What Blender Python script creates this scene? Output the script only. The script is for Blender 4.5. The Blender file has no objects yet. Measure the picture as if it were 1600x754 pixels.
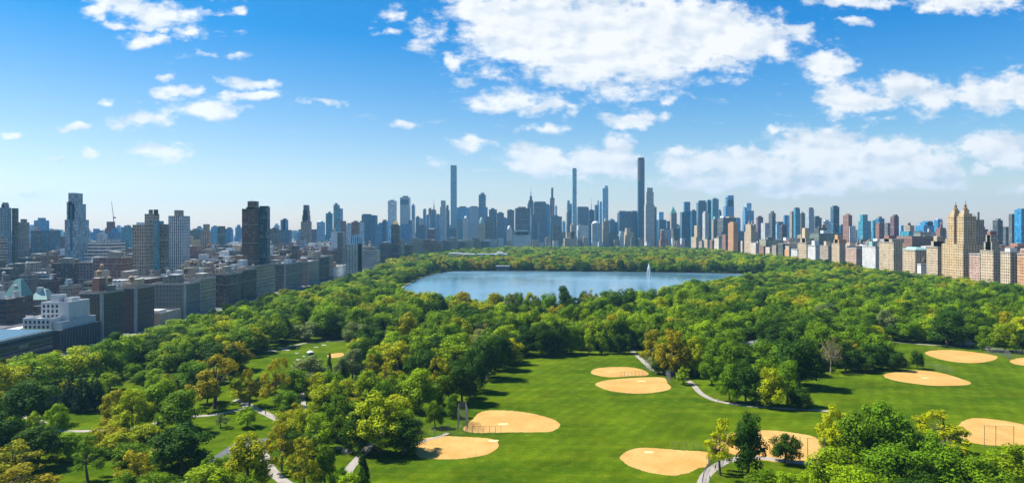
import bpy, math, random, colorsys
import numpy as np
from mathutils import Vector
random.seed(11); RNG = np.random.default_rng(11)
SC = bpy.context.scene; COL = SC.collection
F, CX, HY, H = 1067.0, 800.0, 358.0, 70.0            # focal length (photo pixels), principal column, horizon row, camera height
def G(px, py): Y = H*F/(py-HY); return ((px-CX)*Y/F, Y)     # ground point seen at a photo pixel
def Xa(px, Y): return (px-CX)*Y/F
def Za(py, Y): return H-(py-HY)*Y/F

# ------------------------------------------------------------------ objects
def link(o, parent=None):
    COL.objects.link(o)
    if parent is not None: o.parent = parent
    return o
def tag(o, label=None, cat=None, group=None, kind=None):
    if label: o['label'] = label
    if cat: o['category'] = cat
    if group: o['group'] = group
    if kind: o['kind'] = kind
    return o
def empty(name, loc=(0,0,0), rz=0.0):
    o = bpy.data.objects.new(name, None); o.location = loc; o.rotation_euler = (0,0,rz); o.empty_display_size = .5
    return link(o)
def mobj(name, me, parent=None, color=None, loc=None):
    o = bpy.data.objects.new(name, me)
    if color is not None: o.color = (*color[:3], 1)
    if loc is not None: o.location = loc
    return link(o, parent)

class MB:                                               # mesh builder with UVs in metres
    def __init__(s): s.v=[]; s.f=[]; s.u=[]; s.m=[]
    def face(s, pts, m=0, uv=None):
        i=len(s.v); s.v.extend(pts); s.f.append(tuple(range(i,i+len(pts))))
        s.u.append(uv if uv else [(p[0],p[1]) for p in pts]); s.m.append(m); return s
    def wall(s, a, b, z0, z1, m=0, c=None, d=None):     # vertical quad from a to b (outside on the right), optional other top points
        L=math.hypot(b[0]-a[0], b[1]-a[1]); c=c or b; d=d or a
        return s.face([(a[0],a[1],z0),(b[0],b[1],z0),(c[0],c[1],z1),(d[0],d[1],z1)], m, [(-L/2,z0),(L/2,z0),(L/2,z1),(-L/2,z1)])
    def prism(s, poly, z0, z1, m=0, mr=1, top=None, cap=True):
        top=top or poly; n=len(poly)
        for i in range(n):
            j=(i+1)%n; s.wall(poly[i],poly[j],z0,z1,m,top[j],top[i])
        if cap: s.face([(p[0],p[1],z1) for p in top], mr)
        return s
    def box(s, x0,x1,y0,y1,z0,z1, m=0, mr=1): return s.prism([(x0,y0),(x1,y0),(x1,y1),(x0,y1)], z0,z1,m,mr)
    def flat_box(s, x0,x1,y0,y1,z0,z1, m=0, mr=1, par=1.1, t=.45):   # flat roof behind a parapet
        if min(x1-x0,y1-y0) < 4: return s.box(x0,x1,y0,y1,z0,z1,m,mr)
        P=[(x0,y0),(x1,y0),(x1,y1),(x0,y1)]; Q=[(x0+t,y0+t),(x1-t,y0+t),(x1-t,y1-t),(x0+t,y1-t)]
        s.prism(P,z0,z1,m,mr,cap=False)
        for i in range(4):
            j=(i+1)%4
            s.face([(*P[i],z1),(*P[j],z1),(*Q[j],z1),(*Q[i],z1)],2)
            s.face([(*Q[j],z1-par),(*Q[i],z1-par),(*Q[i],z1),(*Q[j],z1)],2)
        s.face([(*q,z1-par) for q in Q], mr); return s
    def lathe(s, cx, cy, prof, n=12, m=0, sx=1, sy=1):
        for (r0,z0),(r1,z1) in zip(prof[:-1],prof[1:]):
            for i in range(n):
                a=2*math.pi*i/n; b=2*math.pi*(i+1)/n
                p=[(cx+r0*math.cos(a)*sx,cy+r0*math.sin(a)*sy,z0),(cx+r0*math.cos(b)*sx,cy+r0*math.sin(b)*sy,z0),(cx+r1*math.cos(b)*sx,cy+r1*math.sin(b)*sy,z1),(cx+r1*math.cos(a)*sx,cy+r1*math.sin(a)*sy,z1)]
                u0=a*max(r0,r1); u1=b*max(r0,r1)
                if r1<1e-4: s.face(p[:3],m,[(u0,z0),(u1,z0),(u1,z1)])
                elif r0<1e-4: s.face([p[0],p[2],p[3]],m,[(u0,z0),(u1,z1),(u0,z1)])
                else: s.face(p,m,[(u0,z0),(u1,z0),(u1,z1),(u0,z1)])
        return s
    def bar(s, a, b, r, r2=None, n=6, m=0):
        a=Vector(a); b=Vector(b); d=(b-a); r2=r if r2 is None else r2
        t=d.normalized(); q=t.orthogonal().normalized(); w=t.cross(q)
        ring=lambda c,rr:[tuple(c+(q*math.cos(2*math.pi*i/n)+w*math.sin(2*math.pi*i/n))*rr) for i in range(n)]
        A=ring(a,r); B=ring(b,r2)
        for i in range(n): j=(i+1)%n; s.face([A[i],A[j],B[j],B[i]],m)
        s.face(A[::-1],m); s.face(B,m); return s
    def mesh(s, name, mats):
        me=bpy.data.meshes.new(name); me.from_pydata(s.v,[],s.f)
        ul=me.uv_layers.new(name='UVMap'); ul.data.foreach_set('uv',[c for f in s.u for p in f for c in p])
        for m in mats: me.materials.append(m)
        me.polygons.foreach_set('material_index',[min(m,len(mats)-1) for m in s.m]); me.update(); return me
    def build(s, name, mats, parent=None, color=None, loc=None):
        if not isinstance(mats,(list,tuple)): mats=[mats]
        return mobj(name, s.mesh(name,mats), parent, color, loc)

# ------------------------------------------------------------------ materials
class NT:
    def __init__(s, nt): s.t=nt; s.n=nt.nodes; s.l=nt.links
    def node(s, typ, **kw):
        n=s.n.new(typ)
        for k,v in kw.items(): setattr(n,k,v)
        return n
    def put(s, inp, v):
        if hasattr(v,'is_output') or isinstance(v, bpy.types.NodeSocket): s.l.new(v, inp)
        elif v is not None: inp.default_value = v
    def math(s, op, a, b=None, c=None, clamp=False):
        n=s.node('ShaderNodeMath', operation=op, use_clamp=clamp); s.put(n.inputs[0],a)
        if b is not None: s.put(n.inputs[1],b)
        if c is not None: s.put(n.inputs[2],c)
        return n.outputs[0]
    def vmath(s, op, a, b=None, c=None):
        n=s.node('ShaderNodeVectorMath', operation=op); s.put(n.inputs[0],a)
        if b is not None: s.put(n.inputs[1],b)
        if c is not None: s.put(n.inputs[2],c)
        return n.outputs['Value'] if op in ('LENGTH','DOT_PRODUCT','DISTANCE') else n.outputs[0]
    def mix(s, f, a, b, typ='MIX'):
        n=s.node('ShaderNodeMix', data_type='RGBA', blend_type=typ); s.put(n.inputs[0],f)
        s.put(n.inputs[6], a if not isinstance(a,tuple) else (*a[:3],1)); s.put(n.inputs[7], b if not isinstance(b,tuple) else (*b[:3],1))
        return n.outputs[2]
    def rng(s, v, a,b,c,d, smooth=False):
        n=s.node('ShaderNodeMapRange', interpolation_type='SMOOTHSTEP' if smooth else 'LINEAR'); s.put(n.inputs[0],v)
        for i,x in enumerate((a,b,c,d)): s.put(n.inputs[i+1],x)
        return n.outputs[0]
    def noise(s, vec, scale, detail=3, rough=.5, dim='3D'):
        n=s.node('ShaderNodeTexNoise', noise_dimensions=dim); s.put(n.inputs['Vector'],vec)
        n.inputs['Scale'].default_value=scale; n.inputs['Detail'].default_value=detail; n.inputs['Roughness'].default_value=rough
        return n.outputs[0]
def new_mat(name):
    m=bpy.data.materials.new(name); m.use_nodes=True; t=NT(m.node_tree); b=t.n['Principled BSDF']; return m,t,b
def simple(name, rgb, rough=.7, var=.15, scale=.3, metal=0.0, use_obj=False):
    m,t,b=new_mat(name)
    tc=t.node('ShaderNodeTexCoord').outputs['Object']
    base=t.node('ShaderNodeObjectInfo').outputs['Color'] if use_obj else (*rgb,1)
    nz=t.noise(tc, scale, 4, .6)
    k=t.rng(nz,.25,.75,1-var,1+var)
    c=t.mix(1.0, base, k, 'MULTIPLY')
    t.put(b.inputs['Base Color'],c); b.inputs['Roughness'].default_value=rough; b.inputs['Metallic'].default_value=metal
    return m
def facade(name, bay, floor, ww, wh, glass=(.02,.028,.035), gvar=.6, rough=.75, wrough=.12, sill=True, kind='win', metal=0.0):
    """walls in the object's colour with a grid of windows laid out in metres along each wall"""
    m,t,b=new_mat(name)
    uv=t.node('ShaderNodeUVMap').outputs[0]; sx=t.node('ShaderNodeSeparateXYZ'); t.put(sx.inputs[0],uv)
    oi=t.node('ShaderNodeObjectInfo'); rnd=oi.outputs['Random']
    bscale=t.rng(rnd,0,1,bay*.85,bay*1.2)
    u=t.math('DIVIDE',sx.outputs[0],bscale); v=t.math('DIVIDE',sx.outputs[1],floor)
    fu=t.math('FRACT',u); fv=t.math('FRACT',v)
    mu=t.math('LESS_THAN', t.math('ABSOLUTE',t.math('SUBTRACT',fu,.5)), ww/2)
    mv=t.math('LESS_THAN', t.math('ABSOLUTE',t.math('SUBTRACT',fv,.5)), wh/2)
    mask=t.math('MULTIPLY',mu,mv)
    cell=t.node('ShaderNodeCombineXYZ'); t.put(cell.inputs[0],t.math('FLOOR',u)); t.put(cell.inputs[1],t.math('FLOOR',v)); t.put(cell.inputs[2],t.math('MULTIPLY',rnd,97.0))
    wn=t.node('ShaderNodeTexWhiteNoise',noise_dimensions='3D'); t.put(wn.inputs['Vector'],cell.outputs[0])
    blind=t.math('GREATER_THAN', wn.outputs['Value'], 1-gvar*.45)
    wv=t.rng(wn.outputs['Value'],0,1,.5,1.5)
    if kind=='curtain':                                    # glass skin: the object's colour is the glass, thin mullions are darker
        gl=t.mix(1.0, oi.outputs['Color'], wv, 'MULTIPLY'); fr=t.mix(1.0, oi.outputs['Color'], (.55,.55,.58), 'MULTIPLY')
        col=t.mix(mask, fr, gl)
    else:
        gl=t.mix(1.0, glass, wv, 'MULTIPLY'); gl=t.mix(t.math('MULTIPLY',blind,.55), gl, (.30,.30,.28))
        tc=t.node('ShaderNodeTexCoord').outputs['Object']
        st=t.noise(tc,.08,5,.65); st2=t.noise(uv,.9,3,.6)
        wall=t.mix(1.0, oi.outputs['Color'], t.rng(st,.3,.7,.78,1.15), 'MULTIPLY')
        wall=t.mix(1.0, wall, t.rng(st2,.3,.7,.9,1.1), 'MULTIPLY')
        course=t.math('LESS_THAN', t.math('FRACT',t.math('DIVIDE',v,6.0)), .035)
        wall=t.mix(t.math('MULTIPLY',course,.25), wall, (.75,.72,.65))
        col=t.mix(mask, wall, gl)
    t.put(b.inputs['Base Color'],col)
    t.put(b.inputs['Roughness'], t.rng(mask,0,1,rough,wrough)); b.inputs['Metallic'].default_value=metal
    b.inputs['Specular IOR Level'].default_value=.5
    return m
M={}
M['masonry']=facade('brick_and_stone_facade',3.0,3.3,.42,.52)
M['dense']=facade('fine_window_facade',2.2,3.1,.46,.5)
M['ribbed']=facade('ribbed_facade',2.6,3.4,.5,.86,glass=(.03,.05,.07),gvar=.25)
M['banded']=facade('banded_facade',7.0,3.6,.97,.5,glass=(.03,.045,.06),gvar=.3)
M['curtain']=facade('curtain_wall_glass',1.7,3.8,.86,.8,kind='curtain',rough=.35,wrough=.16)
M['plain']=simple('painted_masonry',(.5,.5,.5),.8,.14,.25,use_obj=True)
M['metal']=simple('dull_roof_metal',(.3,.3,.3),.45,.12,.5,use_obj=True)
M['roof']=simple('gravel_roof',(.17,.165,.16),.9,.45,.25)
M['paleroof']=simple('pale_roof_membrane',(.40,.40,.39),.8,.35,.25)
M['darkroof']=simple('tar_roof',(.09,.09,.095),.85,.3,.1)
M['coping']=simple('stone_coping',(.30,.29,.27),.8,.2,.3)
M['pane']=simple('window_pane',(.02,.03,.04),.1,.3,.6)
M['steel']=simple('galvanised_steel',(.16,.17,.18),.5,.1,.5,metal=.4)
M['asphalt']=simple('asphalt',(.075,.077,.085),.85,.2,.25)
M['path']=simple('pale_path_paving',(.27,.235,.20),.85,.25,.3)
M['stone']=simple('grey_rock',(.26,.23,.20),.9,.35,.5)
M['chalk']=simple('white_chalk',(.72,.70,.66),.9,.1,1); M['worn']=simple('worn_clay',(.62,.46,.22),.95,.1,1)

def grass_mat():
    m,t,b=new_mat('mown_grass'); tc=t.node('ShaderNodeTexCoord').outputs['Object']
    n1=t.noise(tc,.022,5,.62); n2=t.noise(tc,.25,5,.7); n3=t.noise(tc,1.6,3,.7)
    mp=t.node('ShaderNodeMapping'); t.put(mp.inputs[0],tc); mp.inputs['Scale'].default_value=(.012,.11,1); mp.inputs['Rotation'].default_value=(0,0,.12)
    n4=t.noise(mp.outputs[0],1.0,4,.6)
    c=t.mix(t.rng(n1,.38,.62,0,1), (.034,.071,.003), (.066,.108,.003))
    c=t.mix(t.rng(n4,.48,.66,0,.75), c, (.085,.122,.004))
    c=t.mix(t.rng(n2,.50,.74,0,.7), c, (.12,.14,.008))
    n5=t.noise(tc,.06,4,.7); c=t.mix(1.0, c, t.rng(n5,.35,.65,.80,1.20), 'MULTIPLY')
    wv=t.node('ShaderNodeTexWave'); wm=t.node('ShaderNodeMapping'); t.put(wm.inputs[0],tc); wm.inputs['Rotation'].default_value=(0,0,.5); t.put(wv.inputs['Vector'],wm.outputs[0]); wv.inputs['Scale'].default_value=.06; wv.inputs['Distortion'].default_value=1.2; wv.inputs['Detail'].default_value=2
    c=t.mix(1.0, c, t.rng(wv.outputs['Fac'],.2,.8,.95,1.05), 'MULTIPLY')
    c=t.mix(1.0, c, t.rng(n3,.3,.7,.75,1.25), 'MULTIPLY')
    t.put(b.inputs['Base Color'],c); b.inputs['Roughness'].default_value=.95; b.inputs['Specular IOR Level'].default_value=.0
    bp=t.node('ShaderNodeBump'); bp.inputs['Strength'].default_value=.5; bp.inputs['Distance'].default_value=.25; t.put(bp.inputs['Height'],n3); t.put(b.inputs['Normal'],bp.outputs[0])
    return m
def dirt_mat():
    m,t,b=new_mat('infield_clay'); tc=t.node('ShaderNodeTexCoord').outputs['Object']
    n1=t.noise(tc,.12,5,.65); n2=t.noise(tc,1.2,3,.6); n3=t.noise(tc,.05,3,.6)
    c=t.mix(t.rng(n1,.3,.7,0,1),(.39,.222,.062),(.50,.31,.105)); c=t.mix(t.rng(n3,.45,.7,0,.6),c,(.42,.205,.045))
    c=t.mix(1.0,c,t.rng(n2,.3,.7,.84,1.10),'MULTIPLY')
    t.put(b.inputs['Base Color'],c); b.inputs['Roughness'].default_value=.95; b.inputs['Specular IOR Level'].default_value=.1
    return m
def water_mat():
    m,t,b=new_mat('lake_water'); tc=t.node('ShaderNodeTexCoord').outputs['Object']
    mp=t.node('ShaderNodeMapping'); t.put(mp.inputs[0],tc); mp.inputs['Scale'].default_value=(.35,.9,1)
    n=t.noise(mp.outputs[0],.6,4,.6); n2=t.noise(tc,.006,3,.5)
    t.put(b.inputs['Base Color'], t.mix(t.rng(n2,.3,.7,0,1),(.08,.18,.25),(.11,.22,.29)))
    t.put(b.inputs['Roughness'], t.rng(n2,.35,.65,.10,.26)); b.inputs['IOR'].default_value=1.33
    bp=t.node('ShaderNodeBump'); bp.inputs['Strength'].default_value=.2; bp.inputs['Distance'].default_value=.2; t.put(bp.inputs['Height'],n); t.put(b.inputs['Normal'],bp.outputs[0])
    return m
def leaf_mat(name, instancer=False):
    m,t,b=new_mat(name)
    if instancer:
        a=t.node('ShaderNodeAttribute',attribute_type='INSTANCER',attribute_name='tint'); base=a.outputs['Color']
    else: base=t.node('ShaderNodeObjectInfo').outputs['Color']
    tc=t.node('ShaderNodeTexCoord').outputs['Object']
    geo=t.node('ShaderNodeNewGeometry').outputs['Random Per Island']
    n=t.noise(tc,.35,3,.6)
    c=t.mix(1.0,base,t.rng(geo,0,1,.65,1.4),'MULTIPLY'); c=t.mix(1.0,c,t.rng(n,.3,.7,.82,1.2),'MULTIPLY')
    t.put(b.inputs['Base Color'],c); b.inputs['Roughness'].default_value=.65; b.inputs['Specular IOR Level'].default_value=.06
    tr=t.node('ShaderNodeBsdfTranslucent'); t.put(tr.inputs[0], t.mix(1.0,c,(1.5,1.45,.3),'MULTIPLY'))
    mx=t.node('ShaderNodeMixShader'); mx.inputs[0].default_value=.24; t.put(mx.inputs[1],b.outputs[0]); t.put(mx.inputs[2],tr.outputs[0])
    t.put(t.n['Material Output'].inputs['Surface'],mx.outputs[0]); return m
M['grass']=grass_mat(); M['dirt']=dirt_mat(); M['water']=water_mat()
M['leaf']=leaf_mat('leaves'); M['leafstuff']=leaf_mat('woodland_leaves',True)
M['bark']=simple('bark',(.085,.065,.048),.9,.3,1.5)
M['palebark']=simple('pale_bark',(.30,.26,.20),.9,.3,1.5)
M['floor']=simple('woodland_floor',(.05,.075,.018),.95,.45,.06)

# ------------------------------------------------------------------ camera, light, sky
cd=bpy.data.cameras.new('camera'); cam=bpy.data.objects.new('camera',cd); COL.objects.link(cam)
cam.location=(0,0,H); cam.rotation_euler=(math.radians(90),0,0); cd.sensor_width=36; cd.lens=36*F/1600; cd.shift_y=-(377-HY)/1600
cd.clip_start=1; cd.clip_end=40000; SC.camera=cam
SUN_EL, SUN_AZ = math.radians(53), math.radians(-76)           # azimuth measured from +y towards +x
sd=bpy.data.lights.new('sun','SUN'); sd.energy=5.0; sd.angle=math.radians(.5); sd.color=(1,.955,.88)
sun=bpy.data.objects.new('sun',sd); COL.objects.link(sun)
S=Vector((math.sin(SUN_AZ)*math.cos(SUN_EL),math.cos(SUN_AZ)*math.cos(SUN_EL),math.sin(SUN_EL)))
sun.rotation_euler=S.to_track_quat('Z','Y').to_euler()
SC.view_settings.view_transform='Standard'; SC.view_settings.look='None'; SC.view_settings.exposure=1.07; SC.view_settings.gamma=1.0
W=bpy.data.worlds.new('World'); SC.world=W; W.use_nodes=True
def build_world():
    t=NT(W.node_tree); t.n.clear()
    out=t.node('ShaderNodeOutputWorld')
    sky=t.node('ShaderNodeTexSky',sky_type='NISHITA',sun_disc=False); sky.sun_elevation=SUN_EL; sky.sun_rotation=SUN_AZ
    sky.altitude=60; sky.air_density=1.0; sky.dust_density=.5; sky.ozone_density=2.5
    tint=t.mix(t.rng(t.node_elev(),0.0,.27,0,1),(1.32,1.06,.90),(.055,.60,.97))
    sx_=t.node('ShaderNodeSeparateXYZ'); t.put(sx_.inputs[0],t.node('ShaderNodeTexCoord').outputs['Generated'])
    lat=t.mix(t.rng(sx_.outputs[0],-.55,.55,0,1),(.98,.95,.93),(.70,1.03,1.10)); tint=t.mix(t.rng(sx_.outputs[2],.05,.2,0,1),tint,t.mix(1.0,tint,lat,'MULTIPLY'))
    hs=t.mix(1.0,sky.outputs[0],tint,'MULTIPLY')
    bg=t.node('ShaderNodeBackground'); bg.inputs[1].default_value=SKY_STRENGTH; t.put(bg.inputs[0],hs)
    d=t.node('ShaderNodeTexCoord').outputs['Generated']; sp=t.node('ShaderNodeSeparateXYZ'); t.put(sp.inputs[0],d)
    dy=t.math('MAXIMUM',t.math('ABSOLUTE',sp.outputs[1]),.08)
    cx=t.math('MULTIPLY_ADD',t.math('DIVIDE',sp.outputs[0],dy),10.67,8.0)      # unit = 100 photo pixels
    cy=t.math('MULTIPLY_ADD',t.math('DIVIDE',sp.outputs[2],dy),-10.67,3.58)
    cv=t.node('ShaderNodeCombineXYZ'); t.put(cv.inputs[0],cx); t.put(cv.inputs[1],cy); p=cv.outputs[0]
    w1=t.node('ShaderNodeTexNoise'); t.put(w1.inputs['Vector'],p); w1.inputs['Scale'].default_value=1.9; w1.inputs['Detail'].default_value=4
    off=t.vmath('MULTIPLY',t.vmath('SUBTRACT',w1.outputs[1],(.5,.5,.5)),(.62,.36,0))
    pw=t.vmath('ADD',p,off)
    fld=None
    for (bx,by,rx,ry,w) in CLOUDS:
        w = w*1.35 if rx>28 and (by>200 and bx>750) else w*1.12 if rx>40 else w*1.15
        rx*=1.25; ry*=1.4
        q=t.vmath('MULTIPLY_ADD',pw,(100/rx,100/ry,0),(-bx/rx,-by/ry,0))
        v=t.math('MULTIPLY_ADD',t.vmath('LENGTH',q),-w,w)
        fld=v if fld is None else t.node_max(fld,v)
    mp=t.node('ShaderNodeMapping'); t.put(mp.inputs[0],p); mp.inputs['Scale'].default_value=(1,1.7,1)
    n1=t.noise(mp.outputs[0],2.2,7,.57); n2=t.noise(mp.outputs[0],1.1,5,.55); n3=t.noise(mp.outputs[0],6.5,6,.62)
    dens=t.math('ADD',fld,t.math('MULTIPLY_ADD',n1,2.3,-1.15-.10)); dens=t.math('ADD',dens,t.math('MULTIPLY_ADD',n3,.85,-.425))
    mask=t.rng(dens,-.15,.62,0,1,True)
    ms=t.node('ShaderNodeMapping'); t.put(ms.inputs[0],p); ms.inputs['Scale'].default_value=(.9,3.2,1); ms.inputs['Rotation'].default_value=(0,0,-.12)
    st=t.noise(ms.outputs[0],2.0,8,.62); st2=t.noise(p,.45,3,.5)
    wisp=t.math('MULTIPLY',t.rng(st,.56,.80,0,.75,True),t.rng(st2,.47,.62,0,1,True)); mask=t.math('MAXIMUM',mask,wisp)
    ps=t.vmath('ADD',mp.outputs[0],(-.13,-.20,0)); e0=t.noise(mp.outputs[0],1.7,3.5,.5); e1=t.noise(ps,1.7,3.5,.5)
    rel=t.math('SUBTRACT',e0,e1)
    shade=t.math('ADD',t.rng(rel,-.16,.06,0,.75),t.math('MULTIPLY',t.rng(n2,.38,.6,0,1),.35),clamp=True)
    col=t.mix(shade,(.66,.74,.84),(1.0,1.0,1.0))
    bc=t.node('ShaderNodeBackground'); t.put(bc.inputs[0],col); bc.inputs[1].default_value=CLOUD_STRENGTH
    mx=t.node('ShaderNodeMixShader'); t.put(mx.inputs[0],t.math('MULTIPLY',mask,.96)); t.put(mx.inputs[1],bg.outputs[0]); t.put(mx.inputs[2],bc.outputs[0])
    t.put(out.inputs['Surface'],mx.outputs[0])
def _elev(t):
    s=t.node('ShaderNodeSeparateXYZ'); t.put(s.inputs[0],t.node('ShaderNodeTexCoord').outputs['Generated']); return s.outputs[2]
NT.node_elev=_elev
NT.node_max=lambda t,a,b: t.math('MAXIMUM',a,b)
CLOUDS=[(860,45,150,62,1.3),(960,60,170,75,1.5),(1080,58,115,52,1.4),(1180,62,85,30,1.1),(1245,45,28,9,.8),(750,18,62,30,1),(765,60,60,22,.45),(985,122,80,18,.9),
(800,155,78,15,.8),(850,167,40,12,.8),(890,163,30,5,.5),(990,185,48,13,1.1),(735,226,34,12,1.0),(850,252,55,24,1.1),(935,255,75,22,1.1),(965,236,32,18,1.1),(825,226,18,8,.8),
(1295,108,42,19,1.1),(1312,152,38,24,1.2),(1360,160,50,14,1.0),(1408,142,52,20,1.2),(1462,155,38,27,1.1),(1550,150,60,25,1.2),(1595,138,50,24,1.2),(1380,183,26,6,.5),
(1090,257,75,20,1.0),(1190,262,90,32,1.1),(1290,240,92,36,1.2),(1390,255,85,36,1.2),(1450,262,60,26,1.0),(1120,288,95,14,.8),(1250,290,105,13,.8),(1330,282,115,14,.8),(1450,288,65,9,.8),(1560,232,60,26,1.1),(1530,265,22,11,.9),(1590,300,22,9,.7),
(1330,2,72,9,1.0),(1510,4,85,17,1.0),(1338,30,22,6,.7),(190,6,52,16,1.0),(250,24,58,17,1.0),(148,22,24,10,.7),(222,62,32,12,.85),(180,38,18,5,.8),(225,38,25,7,.8),(300,50,26,9,.8),(257,46,14,5,.7),(345,20,22,6,.6),(375,15,16,5,.7),
(285,145,36,9,.85),(320,170,62,14,.9),(385,130,42,8,.8),(388,150,46,7,.9),(215,185,44,11,.85),(168,164,14,5,.7),(250,237,52,13,.95),(147,240,19,7,.9),(88,250,16,7,.9),(105,203,27,5,.7),(15,209,22,5,.7),(505,160,35,4,.6),(330,88,30,5,.55),(255,123,16,4,.6),
(632,193,17,6,.7),(615,20,24,9,.65),(608,50,22,5,.5),(660,75,20,10,.55),(705,92,12,12,.75),(850,198,28,6,.6),(1043,163,13,7,.6),(1208,202,9,8,.6),(735,125,20,7,.6),(690,45,30,30,.35),(70,298,30,6,.4),(680,258,16,5,.3)]
# ------------------------------------------------------------------ air
SKY_STRENGTH=.072; CLOUD_STRENGTH=.50; HAZE_DENSITY=.72e-4
build_world()
hm=bpy.data.materials.new('haze_air'); hm.use_nodes=True; ht=NT(hm.node_tree); ht.n.clear()
hv=ht.node('ShaderNodeVolumePrincipled'); hv.inputs['Color'].default_value=(.30,.66,.96,1); hv.inputs['Density'].default_value=HAZE_DENSITY; hv.inputs['Anisotropy'].default_value=.25
ho=ht.node('ShaderNodeOutputMaterial'); ht.put(ho.inputs['Volume'],hv.outputs[0])
hz=MB().box(-7000,7000,-400,9000,-3,480,0,0); hz.face([(-7000,-400,-3),(-7000,9000,-3),(7000,9000,-3),(7000,-400,-3)])
tag(hz.build('haze',hm),'pale blue haze in the air over the park and the far city','haze',kind='stuff')
SC.cycles.volume_step_rate=4; SC.cycles.max_bounces=6; SC.cycles.diffuse_bounces=3; SC.cycles.glossy_bounces=3; SC.cycles.transmission_bounces=3; SC.cycles.volume_bounces=0; SC.cycles.transparent_max_bounces=4
# ------------------------------------------------------------------ ground sheets
def structure(o, label, cat): return tag(o,label,cat,kind='structure')
def chaikin(P, n=2, closed=True):
    for _ in range(n):
        Q=[]; m=len(P)
        if not closed: Q.append(P[0])
        for i in range(m if closed else m-1):
            a=P[i]; b=P[(i+1)%m]
            Q += [(a[0]*.75+b[0]*.25,a[1]*.75+b[1]*.25),(a[0]*.25+b[0]*.75,a[1]*.25+b[1]*.75)]
        if not closed: Q.append(P[-1])
        P=Q
    return P
def ccw(P):
    A=sum(P[i][0]*P[(i+1)%len(P)][1]-P[(i+1)%len(P)][0]*P[i][1] for i in range(len(P)))
    return P if A>0 else P[::-1]
def sheet(name, P, z, mat, tri=True):
    import bmesh
    P=ccw(P); bm=bmesh.new(); vs=[bm.verts.new((x,y,z)) for x,y in P]; f=bm.faces.new(vs)
    if len(P)>4: bmesh.ops.triangulate(bm,faces=[f])
    me=bpy.data.meshes.new(name); bm.to_mesh(me); bm.free(); me.materials.append(mat)
    return mobj(name,me)
def wobble(P, a, seed):
    r=random.Random(seed); return [(x+r.uniform(-a,a),y+r.uniform(-a,a)) for x,y in P]
structure(sheet('ground',[(-6800,-300),(6800,-300),(6800,8800),(-6800,8800)],0,M['asphalt']),'dark city ground and streets running out to the horizon','ground')
structure(sheet('park_lawn',[(-231,60),(541,60),(541,2270),(-231,2270)],.02,M['grass']),'bright green mown grass covering the long park','lawn')
RES_PX=[(690,424.5),(740,423.5),(860,424),(1000,425.5),(1120,427),(1205,429.5),(1218,433),(1160,441),(1110,449),(1060,463),(1000,481),(900,492),(800,494),(700,490),(655,480),(636,468),(626,456),(632,447),(655,436)]
RES=chaikin([G(*p) for p in RES_PX],2)
structure(sheet('water',RES,.045,M['water']),'calm blue reservoir behind the tree belt, reflecting the sky','reservoir')
def offset_ring(P,d):
    P=ccw(P); n=len(P); out=[]
    for i in range(n):
        a=Vector(P[i-1]); b=Vector(P[(i+1)%n]); t=(b-a).normalized(); out.append((P[i][0]+t.y*d,P[i][1]-t.x*d))
    return out
mb=MB(); A=ccw(RES); B=offset_ring(RES,.8); C=offset_ring(RES,2.8)
for i in range(len(A)):
    j=(i+1)%len(A)
    mb.face([(*A[i],-.2),(*A[j],-.2),(*A[j],.9),(*A[i],.9)][::-1],0); mb.face([(*A[i],.9),(*A[j],.9),(*B[j],.9),(*B[i],.9)][::-1],0)
    mb.face([(*B[i],.9),(*B[j],.9),(*C[j],.03),(*C[i],.03)][::-1],1)
structure(mb.build('reservoir_bank',[M['stone'],M['stone']]),'low stone rim round the reservoir','bank')
# meadow ball fields
INF=[([(921,580),(930,575),(950,573),(985,573),(1003,576.5),(1016,584),(1008,586.5),(985,587),(968,589),(945,588.5),(927,585)],'small clay infield at the far end of the meadow, its low fence along the front'),
([(928,601),(936,595),(970,591),(1010,588.5),(1041,589),(1041,596),(1053,608),(1010,615),(975,613.5),(945,608.5)],'long clay infield just in front of the far fenced infield'),
([(751,641),(790,640),(830,645),(862,653),(875,661),(873,669),(858,675.5),(790,674.5),(729,676),(720,669),(738,655)],'wide clay infield with the tall dark backstop at its left corner'),
([(655,687),(672,682),(700,680.5),(750,683),(771,685),(780,692),(776,702),(755,712),(715,717.5),(675,717),(650,713),(646,700)],'clay infield whose left end lies in the shadow of the big willow-like tree'),
([(969,712),(980,703),(1005,697.5),(1055,702),(1112,705),(1110,716),(1105,728),(1088,731),(1075,739),(1050,743),(1020,740),(985,728.5),(971,719)],'clay infield beside the curved pale path at the bottom of the meadow'),
([(1105,686),(1150,675),(1195,670.5),(1240,675),(1278,682),(1288,696),(1284,714),(1262,724),(1200,722),(1112,702)],'clay infield half hidden behind the lone tall dark tree'),
([(1375,586),(1395,581),(1430,577.5),(1460,580),(1487,586),(1524,599),(1500,602),(1465,602.5),(1430,599.5),(1395,594)],'clay infield alone on the far right lawn below four small trees'),
([(1441,551),(1455,546.5),(1490,546),(1530,550.5),(1562,556),(1555,561.5),(1530,567),(1495,566),(1465,560.5)],'clay infield along the edge of the right-hand wood'),
([(1574,565),(1590,558.5),(1640,556),(1690,565),(1660,573),(1600,572)],'clay infield cut by the right border of the picture'),
([(1490,668),(1516,651),(1560,655),(1610,664),(1655,678),(1645,694),(1560,697),(1505,690)],'clay infield behind the yellow blossoming tree')]
for k,(pp,lab) in enumerate(INF):
    P=wobble(chaikin(wobble(chaikin([G(*p) for p in pp],1),.35,k),3),.2,k)
    structure(sheet('infield_dirt',P,.05,M['dirt']),lab,'ball field')
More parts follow.
